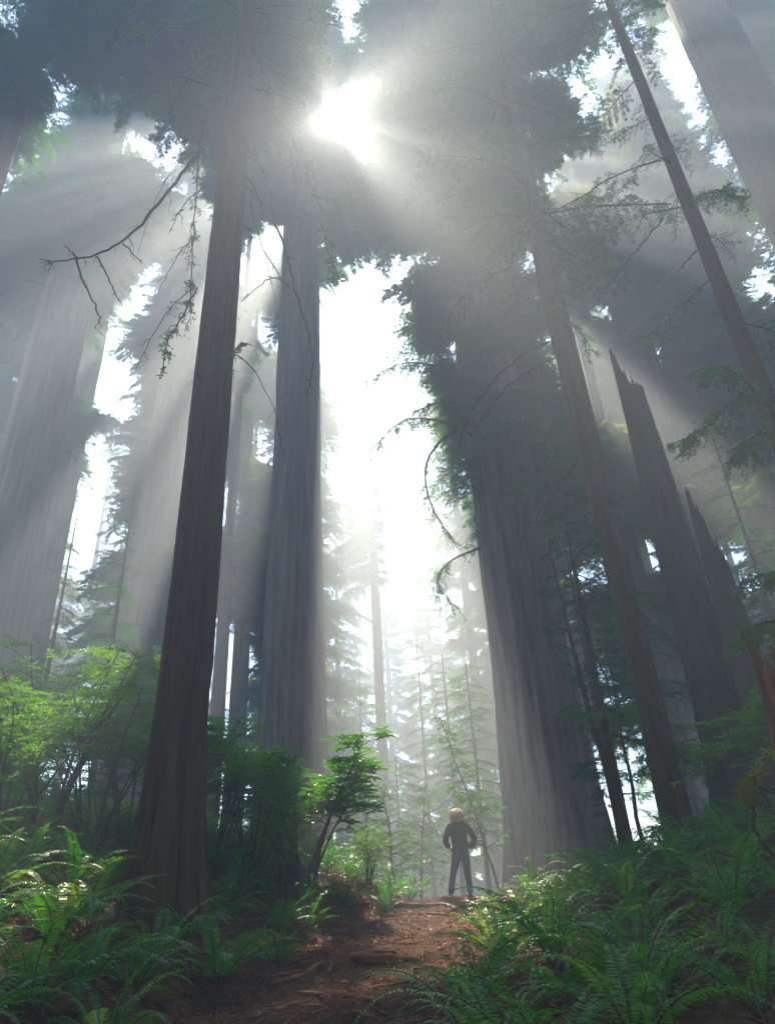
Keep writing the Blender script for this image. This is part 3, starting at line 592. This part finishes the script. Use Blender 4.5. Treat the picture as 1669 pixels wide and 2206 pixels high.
# ------------------------------------------------------------------ shrubs
def shrub_meshes(seed, h, spread, nst, leaf, nleaf, whorl=False, ll=.06, lw=.024, tiers=True, bare=.45):
    """stems mesh + leaf mesh"""
    r = np.random.RandomState(seed); st = MB(); lf = MB(); B, D, NR = [], [], []
    for i in range(nst):
        a = r.uniform(0, 6.28); sp = spread * r.uniform(.15, 1) ** .7; hh = h * r.uniform(.7, 1.05) * (1 - .25 * sp / spread)
        ss = np.linspace(0, 1, 8); wob = np.cumsum(r.normal(0, .035, (8, 2)), 0)
        P = np.stack([math.cos(a) * (.12 + sp * ss ** 1.5) + wob[:, 0] * ss, math.sin(a) * (.12 + sp * ss ** 1.5) + wob[:, 1] * ss, hh * ss ** .9 - .15], -1)
        st.tube(P, .02 * (1 - ss) + .006, 0, 5)
        for j in range(nleaf):
            q = bare + (1 - bare) * r.rand() ** .8; k = q * 7; k0 = min(int(k), 6); p = P[k0] + (P[k0 + 1] - P[k0]) * (k - k0)
            ba = r.uniform(0, 6.28); l = r.uniform(.25, .7) * (1.15 - .5 * q) * h / 2.6; e = p + np.array([math.cos(ba) * l, math.sin(ba) * l, l * r.uniform(-.1, .4)])
            st.tube([p, (p + e) / 2 + [0, 0, .04], e], [.007, .005, .003], 0, 3)
            if whorl:
                for c in range(4):
                    cp = e + r.normal(0, .10, 3) * [1, 1, .45]; n = 8; aa = np.arange(n) * 6.28 / n + r.rand(); 
                    B.append(np.repeat(cp[None], n, 0)); D.append(np.stack([np.cos(aa), np.sin(aa), r.uniform(-.25, .35, n)], -1)); NR.append(np.array([0, 0, 1.]) + r.normal(0, .15, (n, 3)))
            else:
                for c in range(5):
                    e2 = p + (e - p) * r.uniform(.3, 1) ; da = ba + r.uniform(-1.2, 1.2); tl = r.uniform(.15, .38); e3 = e2 + np.array([math.cos(da), math.sin(da), r.uniform(-.1, .25)]) * tl
                    n = int(tl / .028); qq = np.linspace(.05, 1, n); B.append(e2 + (e3 - e2) * qq[:, None])
                    sd = np.where(np.arange(n) % 2, 1, -1) * 1.0; D.append(np.stack([np.cos(da + sd), np.sin(da + sd), r.uniform(-.2, .3, n)], -1)); NR.append(np.array([0, 0, 1.]) + r.normal(0, .3, (n, 3)))
    B, D, NR = map(np.concatenate, (B, D, NR)); lf.leaves(B, D, NR, ll * r.uniform(.7, 1.2, len(B)), lw * r.uniform(.8, 1.2, len(B)), 0)
    return st.build('stems', M['mossy_twig']), lf.build('foliage', M[leaf])
def shrub(name, label, u, v, d, ms, rz=0, sc=1., group=None):
    p = at(u, v, d); z = gz(p[0], p[1]); root = empty(name, (p[0], p[1], z - .05), rz); root.scale = (sc,) * 3
    tag(root, label, 'shrub', group); obj('stems', ms[0], root); obj('foliage', ms[1], root); return root
HK = [shrub_meshes(301 + i, 3.0, 1.25, 9, 'huck', 15, ll=.06, lw=.032) for i in range(3)]
RH = shrub_meshes(311, 2.6, 1.5, 9, 'rhodo', 15, True, ll=.17, lw=.05, bare=.6)
shrub('rhododendron', 'rounded glossy shrub with bare forked stems in front of the misty redwood column', 655, 1700, 14.6, RH, .4, 1.28, 'tall understory shrubs')
hb = [(20, 1700, 13, 1.15, 'tall huckleberry bush at the left edge, half veiled by mist'), (120, 1650, 14.5, 1.35, 'tallest bright green huckleberry bush, below the massive grey redwood'),
      (215, 1640, 13.5, 1.1, 'huckleberry bush left of the dark foreground trunk'), (300, 1600, 15, 1.2, 'pale huckleberry bush touching the left side of the dark trunk'),
      (470, 1700, 14.5, .95, 'twiggy bush just right of the dark foreground trunk'), (545, 1720, 13.2, .8, 'dense bush between the dark trunk and the rounded shrub'),
      (60, 1600, 18, 1.35, 'misty bush behind the left thicket'), (610, 1780, 13.4, .55, 'low bush under the rounded shrub'), (790, 1820, 17, .5, 'small grey bush left of the trail crest'),
      (400, 1650, 17, 1.1, 'bush hidden mostly behind the dark foreground trunk'), (640, 1800, 15.2, .6, 'low bush beside the rounded shrub stems')]
for i, (u, v, d, sc, lab) in enumerate(hb): shrub('huckleberry_bush', lab, u, v, d, HK[i % 3], i * 1.9, sc, 'tall understory shrubs')
RH2 = shrub_meshes(320, 2.2, 1.0, 6, 'rhodo', 10, True, ll=.15, lw=.045, bare=.55)
shrub('rhododendron', 'sparse glossy shrub behind the red stump at the right edge', 1690, 1700, 13, RH2, .4, 1.35, 'tall understory shrubs')
# slender young trees near the trail
def sapling(label, u, v, d, h, bend, seed, nb_, spread, r0=.05, leafy=1.0, name='sapling', nm='needle'):
    p = at(u, v, d); z = gz(p[0], p[1]); root = empty(name, (p[0], p[1], z)); tag(root, label, 'tree', 'slender saplings')
    r = np.random.RandomState(seed); ss = np.linspace(0, 1, 14); P = np.stack([bend * ss ** 1.3 + np.cumsum(r.normal(0, .02, 14)), np.cumsum(r.normal(0, .02, 14)), h * ss - .1], -1)
    mb = MB(); mb.tube(P, r0 * (1 - ss) + .008, 0, 8); me = mb.build('trunk', M['bark'], True); obj('trunk', me, root)
    mb = MB(); B, D = [], []
    for i in range(nb_):
        q = r.uniform(.22, 1); k = q * 13; k0 = min(int(k), 12); a0 = P[k0] + (P[k0 + 1] - P[k0]) * (k - k0); a = r.uniform(0, 6.28); l = spread * r.uniform(.5, 1) * (1.25 - q)
        e = a0 + np.array([math.cos(a) * l, math.sin(a) * l, l * r.uniform(-.25, .3)]); mb.tube([a0, (a0 + e) / 2 + [0, 0, .08], e], [.012, .008, .003], 0, 4)
        for c in range(7):
            b0 = a0 + (e - a0) * r.uniform(.3, 1); da = a + r.uniform(-1.1, 1.1); tl = l * r.uniform(.15, .4); e3 = b0 + np.array([math.cos(da), math.sin(da), r.uniform(-.5, .1)]) * tl; mb.tube([b0, e3], [.004, .002], 0, 3)
            n = max(2, int(tl / .022 * leafy)); B.append(b0 + (e3 - b0) * np.linspace(.1, 1, n)[:, None]); D.append(r.normal(0, 1, (n, 3)) * [1, 1, .6] + (e3 - b0) / (tl + .01) * .5)
    B, D = np.concatenate(B), np.concatenate(D); mb.leaves(B, D, np.array([0, 0, 1.]) + r.normal(0, .5, D.shape), r.uniform(.06, .11, len(B)), .034, 1)
    obj('crown', mb.build('crown', [M['twig'], M[nm]]), root); return root
sapling('slim young tree with a sparse crown standing just behind the person', 1072, 1830, 21, 5.0, -1.3, 401, 60, 1.0, .028)
sapling('thin crooked tree with leafy clumps between the broad redwood and the slender trunk', 1352, 1850, 16.5, 7.5, -.35, 402, 60, 1.1, .10)
sapling('thin sapling between the slender dark trunk and its crooked neighbour', 1390, 1850, 19, 6, .2, 403, 44, 1.0, .05)
sapling('faint sapling left of the young tree behind the person', 900, 1850, 24, 3.8, .3, 404, 40, 1.1, .04)
sapling('twiggy little tree at the foot of the rounded shrub near the trail', 850, 1850, 20, 2.6, -.2, 405, 34, 1.0, .03)
sapling('small forked sapling against the base of the broad redwood', 1330, 1840, 21, 2.2, -.3, 406, 16, .6, .04)
sapling('low leafy sapling in the mist left of the person', 790, 1800, 22, 3.2, .1, 407, 40, 1.2, .04)

# ------------------------------------------------------------------ ferns
def frond_mesh(seed, L=1.0, up=68, end=-35, npair=34, wmax=.105, m='fern', curl=0.0):
    r = np.random.RandomState(seed); n = 13; f = np.linspace(0, 1, n); ang = np.radians(up + (end - up) * f ** 1.15); st = L / (n - 1)
    x = np.concatenate([[0], np.cumsum(np.cos(ang[:-1]) * st)]); z = np.concatenate([[0], np.cumsum(np.sin(ang[:-1]) * st)]); y = curl * f ** 2 + np.cumsum(r.normal(0, .004, n))
    P = np.stack([x, y, z], -1); mb = MB(); mb.tube(P, .0055 * (1 - f) + .0015, 0, 3)
    q = np.linspace(.14, .995, npair); k = q * (n - 1); k0 = np.minimum(k.astype(int), n - 2); fr_ = (k - k0)[:, None]; B = P[k0] * (1 - fr_) + P[k0 + 1] * fr_; Tn = P[k0 + 1] - P[k0]; Tn /= np.linalg.norm(Tn, axis=1)[:, None]
    side = np.cross(Tn, [0, 0, 1.]); side /= np.linalg.norm(side, axis=1)[:, None] + 1e-9; nr = np.cross(side, Tn)
    w_ = wmax * np.minimum(1, (q - .08) * 5) * np.clip((1.02 - q) * 1.75, .05, 1) ** .8
    for sg in (1, -1):
        D = side * sg + Tn * .28 - nr * .18 + r.normal(0, .07, B.shape); k = r.rand(npair) < .96
        mb.leaves(B[k], D[k], nr[k] + r.normal(0, .12, B[k].shape), w_[k] * r.uniform(.9, 1.08, k.sum()), .021 * L / 1.0, 1, fold=.12)
    return mb.build('frond', [M['rachis'], M[m]])
FR = [frond_mesh(500 + i, 1.0 + .08 * (i % 3), 62 + 6 * (i % 4), -20 - 12 * (i % 4), curl=.12 * ((i % 3) - 1)) for i in range(8)]
FRP = [frond_mesh(520 + i, 1.05, 66, -35, m='fern_pale_lit', curl=.1 * (i - 1)) for i in range(3)]
FRD = [frond_mesh(540 + i, .8, 15, -50 - 10 * i, 26, .07, 'fern_dead', .1) for i in range(3)]
def fern(x, y, sc, label, group, seed, pale=0.0, nf=None, parts=True):
    r = random.Random(seed); z = gz(x, y); n = nf or r.randint(11, 16); root = empty('sword_fern', (x, y, z - .02), 0); tag(root, label, 'fern', group)
    specs = []
    for i in range(n):
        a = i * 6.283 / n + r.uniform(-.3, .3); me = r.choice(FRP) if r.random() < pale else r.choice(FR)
        specs.append((me, a, r.uniform(-.35, .3), r.uniform(-.3, .3), sc * r.uniform(.7, 1.15)))
    for i in range(r.randint(3, 7)): specs.append((r.choice(FRD), r.uniform(0, 6.28), r.uniform(-.1, .2), r.uniform(-.4, .4), sc * r.uniform(.8, 1.25)))
    for me, a, ty, tx, s_ in specs:
        o = bpy.data.objects.new('frond', me); o.parent = root; o.location = (math.cos(a) * .04, math.sin(a) * .04, 0); o.rotation_euler = Euler((tx, ty, a)); o.scale = (s_, s_, s_); COL.objects.link(o)
    return root
# joined fern plants, used where single fronds cannot be told apart
def fern_joined(seed):
    r = random.Random(seed); VV, FF, MI, k = [], [], [], 0; n = 13
    for i in range(n + 3):
        me = r.choice(FR) if i < n else FRD[i - n]; nv, nf = len(me.vertices), len(me.polygons)
        v = np.empty(nv * 3, np.float32); me.vertices.foreach_get('co', v); f = np.empty(nf * 3, np.int32); me.loops.foreach_get('vertex_index', f); q = np.empty(nf, np.int32); me.polygons.foreach_get('material_index', q)
        if i >= n: q = q * 2
        mt = np.array(Euler((r.uniform(-.3, .3), r.uniform(-.35, .3), i * 6.283 / n + r.uniform(-.3, .3))).to_matrix()) * r.uniform(.75, 1.15)
        VV.append(v.reshape(-1, 3) @ mt.T); FF.append(f.reshape(-1, 3) + k); MI.append(q); k += nv
    return mesh('sword_fern', np.concatenate(VV), np.concatenate(FF), [M['rachis'], M['fern'], M['fern_dead']], [np.concatenate(MI)])
FJ = [fern_joined(600 + i) for i in range(6)]
fn = [0, 0]
def zone(x, y):
    u, v, _ = proj((x, y, gz(x, y) + .3)); u, v = float(u[0]), float(v[0])
    return u, v
placed = []
r = random.Random(77)
special = [(70, 1830, 1.1, .3, 'pale sunlit fern at the left, between the thicket and the shaded bank', .8), (215, 1810, 1.15, .3, 'brightest sunlit fern with arching white edged fronds left of the dark trunk', .9),  # last column: share of fronds coloured as if sunlit
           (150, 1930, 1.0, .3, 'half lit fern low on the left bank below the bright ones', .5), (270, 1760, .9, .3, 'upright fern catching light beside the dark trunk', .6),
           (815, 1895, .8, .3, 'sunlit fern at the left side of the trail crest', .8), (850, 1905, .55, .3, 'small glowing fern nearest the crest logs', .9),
           (1175, 1960, .95, .3, 'fern with one bright sunlit frond on the right bank', .5), (1140, 1890, .9, .3, 'sunlit fern right of the person at the edge of the beam', .8),
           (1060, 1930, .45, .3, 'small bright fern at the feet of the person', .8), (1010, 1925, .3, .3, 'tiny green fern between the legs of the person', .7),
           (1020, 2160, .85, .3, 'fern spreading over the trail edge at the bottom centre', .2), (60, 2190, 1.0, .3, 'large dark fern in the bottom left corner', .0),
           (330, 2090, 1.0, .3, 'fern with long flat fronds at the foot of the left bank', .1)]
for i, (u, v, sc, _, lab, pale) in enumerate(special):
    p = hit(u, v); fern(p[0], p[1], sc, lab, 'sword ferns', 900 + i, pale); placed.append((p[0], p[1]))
tries = 0
while tries < 9000 and len(placed) < 330:
    tries += 1
    y = 4.8 + 15 * r.random() ** .8; x = r.uniform(-10, 10.5); dx = x - float(path_x(y))
    if abs(dx) < 1.15 + r.uniform(0, .35): continue
    u, v = zone(x, y)
    if not (-120 < u < 1790 and 1450 < v < 2420): continue
    mind = .5 + .05 * y * .5
    if any((x - a) ** 2 + (y - b) ** 2 < mind ** 2 for a, b in placed): continue
    if (x - T['L1'].location.x) ** 2 + (y - T['L1'].location.y) ** 2 < .42: continue
    placed.append((x, y)); d = math.hypot(x, y); side = 'left' if dx < 0 else 'right'
    sc = r.uniform(.7, 1.15)
    if d < 11.5:
        dist = 'nearest' if d < 7.5 else 'middle'
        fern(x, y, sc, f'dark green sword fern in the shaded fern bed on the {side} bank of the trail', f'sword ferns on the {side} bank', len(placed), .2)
    else:
        o = obj('sword_fern', r.choice(FJ), None, (x, y, gz(x, y) - .02), (0, 0, r.uniform(0, 6.28)), sc)
        tag(o, f'dim green sword fern farther up the {side} bank among many alike', 'fern', f'far sword ferns on the {side} bank')
print('ferns', len(placed))

# ------------------------------------------------------------------ ground cover and litter
rs = np.random.RandomState(5)
def scatter(n, ylo, yhi, xw): 
    y = ylo + (yhi - ylo) * rs.rand(n) ** .8; x = rs.uniform(-xw, xw, n); return x, y
x, y = scatter(70000, 5, 20, 9.5); dx = np.abs(x - path_x(y)); k = (dx > .8) | (rs.rand(len(x)) < .5); x, y = x[k], y[k]
z = ground_z(x, y) + rs.uniform(0, .03, len(x)); a = rs.uniform(0, 6.28, len(x))
mb = MB(); mb.leaves(np.stack([x, y, z], -1), np.stack([np.cos(a), np.sin(a), rs.uniform(-.15, .35, len(x))], -1), np.array([0, 0, 1.]) + rs.normal(0, .35, (len(x), 3)), rs.uniform(.03, .11, len(x)), rs.uniform(.008, .035, len(x)), 0)
for i in range(2600):
    yy = rs.uniform(5.5, 18); xx = path_x(yy) + rs.normal(0, 1.6); l = rs.uniform(.06, .35); aa = rs.uniform(0, 6.28); p0 = np.array([xx, yy, gz(xx, yy) + .012]); p1 = p0 + [math.cos(aa) * l, math.sin(aa) * l, 0]; p1[2] = gz(p1[0], p1[1]) + .015
    mb.tube([p0, (p0 + p1) / 2 + rs.normal(0, .008, 3), p1], [.006, .005, .003], 0, 3)
lit = obj('leaf_litter', mb.build('leaf_litter', M['litter'])); tag(lit, 'fallen leaves, needles and broken twigs strewn over the trail and banks', kind='stuff')
x, y = scatter(30000, 5, 22, 10.5); dx = np.abs(x - path_x(y)); k = dx > 1.25 + rs.rand(len(x)) * .5; x, y = x[k], y[k]; z = ground_z(x, y) + rs.uniform(.04, .22, len(x))
mb = MB(); B = np.repeat(np.stack([x, y, z], -1), 3, 0); a = (rs.uniform(0, 6.28, len(x))[:, None] + np.array([0, 2.1, 4.2])).ravel()
mb.leaves(B, np.stack([np.cos(a), np.sin(a), rs.uniform(-.2, .3, len(a))], -1), np.array([0, 0, 1.]) + rs.normal(0, .2, (len(a), 3)), rs.uniform(.035, .07, len(a)), rs.uniform(.025, .045, len(a)), 0, fold=.05)
gc = obj('ground_cover', mb.build('ground_cover', M['clover'])); tag(gc, 'low clover like greenery under the ferns', kind='stuff')

# ------------------------------------------------------------------ roots and logs on the trail
def log_px(name, label, cat, pts, rad, m, seed, lift=.0, k=9, group=None, knots=1.0):
    P = [hit(u, v) for u, v in pts]; P = np.array([[p[0], p[1], gz(p[0], p[1]) + lift] for p in P]); n = len(P); tt = np.linspace(0, n - 1, (n - 1) * 7 + 1)
    Q = np.stack([np.interp(tt, np.arange(n), P[:, j]) for j in range(3)], 1); Q[1:-1] = .5 * Q[1:-1] + .25 * (Q[:-2] + Q[2:])
    rr = np.random.RandomState(seed); f = np.linspace(0, 1, len(Q)); rad_ = rad * (1 - .45 * f) * (1 + .14 * np.sin(f * 17 + seed) + rr.normal(0, .06, len(f))); rad_[0] *= .6; rad_[-1] *= .5
    c = Q.mean(0); mb = MB(); mb.tube(Q - c, rad_, 0, k); V = np.concatenate(mb.V); V += (vn(V[:, 0] * 9 + seed, V[:, 1] * 9, V[:, 2] * 14)[:, None] - .5) * rad * .5 * knots; mb.V = [V]
    o = obj(name, mb.build(name, m, True), None, tuple(c)); tag(o, label, cat, group); return o
LOGM = woodmat('worn_root_wood', (.10, .035, .018), (.28, .12, .07), (.10, .10, .02), stretch=(3, 3, 9), bump=.9, dist=.02, mossmin=.62)
log_px('log', 'long worn log lying across the trail crest, its top edge sunlit', 'log', [(748, 1945), (820, 1946), (900, 1958), (978, 1955)], .085, LOGM, 1, .03, group='logs and roots on the trail')
log_px('root', 'knotty reddish root above the crest log, reaching toward the person', 'root', [(858, 1934), (905, 1938), (950, 1937), (1003, 1948)], .06, LOGM, 2, .03, group='logs and roots on the trail')
log_px('root', 'thin pale root at the very top of the trail crest', 'root', [(870, 1926), (900, 1925), (935, 1926)], .035, LOGM, 3, .03, group='logs and roots on the trail')
log_px('log', 'dark straight log forming a step in the lower trail', 'log', [(756, 2078), (800, 2074), (850, 2073), (898, 2076)], .075, LOGM, 4, .03, group='logs and roots on the trail')
log_px('root', 'curved root near the bottom of the trail', 'root', [(714, 2150), (750, 2148), (785, 2156), (815, 2172)], .035, LOGM, 5, .01, group='logs and roots on the trail')
log_px('root', 'low root running out of the left bank onto the trail', 'root', [(580, 2130), (620, 2118), (655, 2102), (690, 2080)], .032, LOGM, 6, .01, group='logs and roots on the trail')
log_px('stick', 'short pale stick standing up beside the step log', 'stick', [(706, 2108), (716, 2088)], .018, LOGM, 7, .03, k=6, group='logs and roots on the trail')
log_px('stick', 'flat chip of wood below the short pale stick', 'stick', [(682, 2110), (702, 2120)], .02, LOGM, 8, .01, k=6, group='logs and roots on the trail')
log_px('root', 'thin root crossing the sunlit patch of the trail', 'root', [(725, 1990), (770, 1996), (820, 1985), (880, 1978)], .028, LOGM, 9, .01, group='logs and roots on the trail')
log_px('root', 'root angled across the trail just below the crest log', 'root', [(870, 1975), (930, 1970), (1000, 1975)], .03, LOGM, 10, .01, group='logs and roots on the trail')
log_px('stick', 'bleached fallen branch arching out of the left thicket', 'branch', [(10, 1680), (50, 1705), (72, 1740)], .04, M['mossy_twig'], 11, .55, k=6)

rr_ = random.Random(4)
for k, pts in enumerate([[(398, 1850), (422, 1925), (446, 1990), (458, 2030)], [(330, 1880), (300, 1930), (268, 1965)], [(375, 1890), (372, 1960), (352, 2010)]]):
    o = log_px('root', None, None, pts, .13, M['bark'], 90 + k, -.01, k=12); o.parent = T['L1']; o.location = Vector(o.location) - T['L1'].location
for i in range(16):
    u0, v0 = rr_.uniform(560, 940), rr_.uniform(1965, 2190); du, dv = rr_.uniform(40, 110) * rr_.choice([-1, 1]), rr_.uniform(-22, 22)
    log_px('root', 'small worn root half buried in the trail among others like it', 'root', [(u0, v0), (u0 + du * .5, v0 + dv * .3 + rr_.uniform(-8, 8)), (u0 + du, v0 + dv)], rr_.uniform(.014, .032), LOGM, 20 + i, .004, k=7, group='small roots in the trail')
for i in range(26):
    u0, v0 = rr_.uniform(520, 1000), rr_.uniform(1950, 2200); p = hit(u0, v0); q = rs.normal(0, 1, (14, 3)); q /= np.linalg.norm(q, axis=1)[:, None]
    bm = bmesh.new(); [bm.verts.new(Vector(c_ * np.array([1, .8, .55]) * rr_.uniform(.025, .06))) for c_ in q]; bmesh.ops.convex_hull(bm, input=bm.verts); me = bpy.data.meshes.new('stone'); bm.to_mesh(me); bm.free(); me.materials.append(M['stone'])
    tag(obj('stone', me, None, (p[0], p[1], gz(p[0], p[1]) + .008)), 'small dull stone lying on the trail', 'stone', 'small stones on the trail')

# ------------------------------------------------------------------ red stump at the right edge
p = at(1850, 1800, 8.6); z = gz(p[0], p[1])
st = empty('stump', (p[0], p[1], z)); tag(st, 'rotten red brown stump with a jagged splintered top at the right edge', 'stump')
obj('trunk', trunk_mesh('trunk', .50, .40, 2.5, M['rot'], 61, nseg=90, nring=70, flare=.35, flute=.2, furrow=.05, fk=16, jag=lambda th: .55 + .45 * np.clip(.25 + .9 * vn(np.cos(th) * 6 + 3, np.sin(th) * 6, th * 0) + .25 * np.sin(th * 9) * np.cos(th * 4), 0, 1)), st)
tw = limb(st, [(1690, 1702, 8.2), (1650, 1700, 7.9), (1628, 1692, 7.8), (1612, 1680, 7.8)], .012, .004, m='mossy_twig', twigs=6, tl=.12, seed=71, name='mossy_twig')
mb = MB(); q = rs.normal(0, 1, (900, 3)); q /= np.linalg.norm(q, axis=1)[:, None]; c = at(1610, 1708, 7.8); B = c + q * np.array([.07, .06, .13]) * rs.uniform(.5, 1, (900, 1)) - st.location
mb.leaves(B, q + rs.normal(0, .5, q.shape) - [0, 0, .3], rs.normal(0, 1, q.shape), rs.uniform(.03, .06, 900), .012, 0); obj('moss_tuft', mb.build('moss_tuft', M['yellow_leaf']), st)
limb(st, [(1620, 1740, 7.8), (1625, 1780, 7.8), (1640, 1825, 7.8), (1690, 1850, 7.9)], .014, .010, twigs=1, tl=.1, seed=72, name='hanging_root')
limb(st, [(1655, 1600, 7.8), (1640, 1640, 7.7), (1632, 1672, 7.7)], .006, .003, m='mossy_twig', twigs=12, needles=3, tl=.10, seed=73, name='mossy_twig', nm='yellow_leaf')

# ------------------------------------------------------------------ the person on the crest
def skin(name, pts, edges, radii, m, parent, sub=2, root=0):
    me = bpy.data.meshes.new(name); me.from_pydata([Vector(p) for p in pts], edges, []); me.materials.append(m)
    o = obj(name, me, parent); mod = o.modifiers.new('skin', 'SKIN'); mod.use_smooth_shade = True
    sv = me.skin_vertices[0].data
    for i, rr in enumerate(radii): sv[i].radius = rr if np.ndim(rr) else (rr, rr)
    sv[root].use_root = True; s2 = o.modifiers.new('sub', 'SUBSURF'); s2.levels = sub; s2.render_levels = sub; return o
pp = hit(1000, 1932); pp = at(1000, 1932, 17.0); pz = gz(pp[0], pp[1])
per = empty('person', (pp[0], pp[1], pz), R(13)); tag(per, 'person seen from behind on the trail crest in dark jacket and jeans, head tilted up', 'person')
SK = plain('skin', (.45, .26, .18), .6); JK = plain('dark_jacket_cloth', (.022, .02, .026), .85, (.035, .028, .03), 8); JN = plain('blue_denim', (.03, .05, .11), .85, (.05, .08, .16), 14); SH = plain('shoe_leather', (.03, .025, .022), .6)
HR = plain('blond_hair', (.55, .42, .28), .6, (.75, .62, .45), 30)
B_ = [(0, 0, .92), (0, .01, 1.08), (0, .02, 1.25), (0, .01, 1.38), (0, .02, 1.46), (.0, .03, 1.54), (0, .04, 1.62),
      (-.10, 0, .86), (-.18, .03, .48), (-.29, -.02, .09), (-.31, .12, .03), (.10, 0, .86), (.11, .03, .48), (.13, -.02, .09), (.14, .12, .03),
      (-.17, 0, 1.36), (-.31, -.04, 1.12), (-.20, .08, .95), (.17, 0, 1.36), (.32, -.05, 1.11), (.21, .07, .94)]
E_ = [(0, 1), (1, 2), (2, 3), (3, 4), (4, 5), (5, 6), (0, 7), (7, 8), (8, 9), (9, 10), (0, 11), (11, 12), (12, 13), (13, 14), (3, 15), (15, 16), (16, 17), (3, 18), (18, 19), (19, 20)]
RR = [.09, .08, .09, .07, .05, .085, .08, .08, .052, .038, .035, .08, .052, .038, .035, .05, .038, .03, .05, .038, .03]
body = skin('body', B_, E_, RR, SK, per)
jk = skin('jacket', [(0, 0, .80), (0, 0, 1.0), (0, .01, 1.16), (0, .01, 1.32), (0, .01, 1.42), (0, .02, 1.49), (-.19, 0, 1.37), (-.27, -.03, 1.24), (-.33, -.05, 1.10), (-.27, .03, 1.01), (-.20, .08, .96), (.19, 0, 1.37), (.27, -.03, 1.23), (.335, -.06, 1.09), (.28, .02, 1.0), (.20, .07, .95)],
    [(0, 1), (1, 2), (2, 3), (3, 4), (4, 5), (3, 6), (6, 7), (7, 8), (8, 9), (9, 10), (3, 11), (11, 12), (12, 13), (13, 14), (14, 15)],
    [(.20, .16), (.195, .155), (.185, .15), (.18, .14), (.11, .10), (.08, .08), .088, .078, .072, .066, .06, .088, .078, .072, .066, .06], JK, per)
for s_ in (-1, 1): 
    hx_ = -.29 if s_ < 0 else .13
skin('jeans', [(0, 0, 1.02), (0, 0, .86), (-.10, 0, .80), (-.14, .02, .62), (-.19, .035, .46), (-.25, .0, .26), (-.29, -.02, .07), (.10, 0, .80), (.115, .02, .62), (.12, .035, .46), (.13, 0, .26), (.135, -.02, .07)],
     [(0, 1), (1, 2), (2, 3), (3, 4), (4, 5), (5, 6), (1, 7), (7, 8), (8, 9), (9, 10), (10, 11)], [(.17, .135), (.165, .135), .105, .092, .075, .068, .075, .105, .092, .075, .068, .075], JN, per)
for hx_ in (-.30, .135): skin('shoe', [(hx_, -.06, .045), (hx_, .06, .04), (hx_ - .01, .17, .03)], [(0, 1), (1, 2)], [.048, .048, .036], SH, per, 1)
for hx_ in (-.205, .205): skin('hand', [(hx_ * .9, .10, .96), (hx_ * .7, .13, .93), (hx_ * .6, .13, .90)], [(0, 1), (1, 2)], [.034, .036, .02], SK, per, 1)
# hair: a bob of many strands over a rounded cap
mb = MB(); hc = np.array([-.0, .045, 1.585]); r_ = np.random.RandomState(8)
for i in range(520):
    a = r_.uniform(0, 6.283); e0 = r_.uniform(.25, 1.5); ss = np.linspace(0, 1, 6); el = e0 + (-1.0 - e0) * ss ** .9; rr = .10 + .03 * np.sin(ss * 2.6) + .02 * ss + r_.normal(0, .012)
    front = math.sin(a) > .35
    if front: el = e0 + (.55 - e0) * ss
    P = hc + np.stack([np.cos(a + .15 * ss) * np.cos(el) * rr, np.sin(a + .15 * ss) * np.cos(el) * rr, np.sin(el) * rr * 1.15], -1) + np.cumsum(r_.normal(0, .005, (6, 3)), 0); P[:, 2] += .012 * math.sin(a * 5); mb.tube(P, .009 * (1 - ss * .6), 0, 4)
obj('hair', mb.build('hair', HR, True), per)
for s_ in (-1, 1):
    mb = MB(); q = np.array([(math.cos(t_), 0, math.sin(t_)) for t_ in np.linspace(0, 6.28, 7)]); mb.tube(np.array([(s_ * .03, .118, 1.60), (s_ * .03, .126, 1.60), (s_ * .03, .130, 1.60)]), [.012, .009, .003], 0, 8); obj('eye', mb.build('eye', SH, True), per)
mb = MB(); mb.tube([(0, .115, 1.60), (0, .135, 1.575), (0, .145, 1.56), (0, .12, 1.555)], [.008, .012, .014, .008], 0, 6); obj('nose', mb.build('nose', SK, True), per)
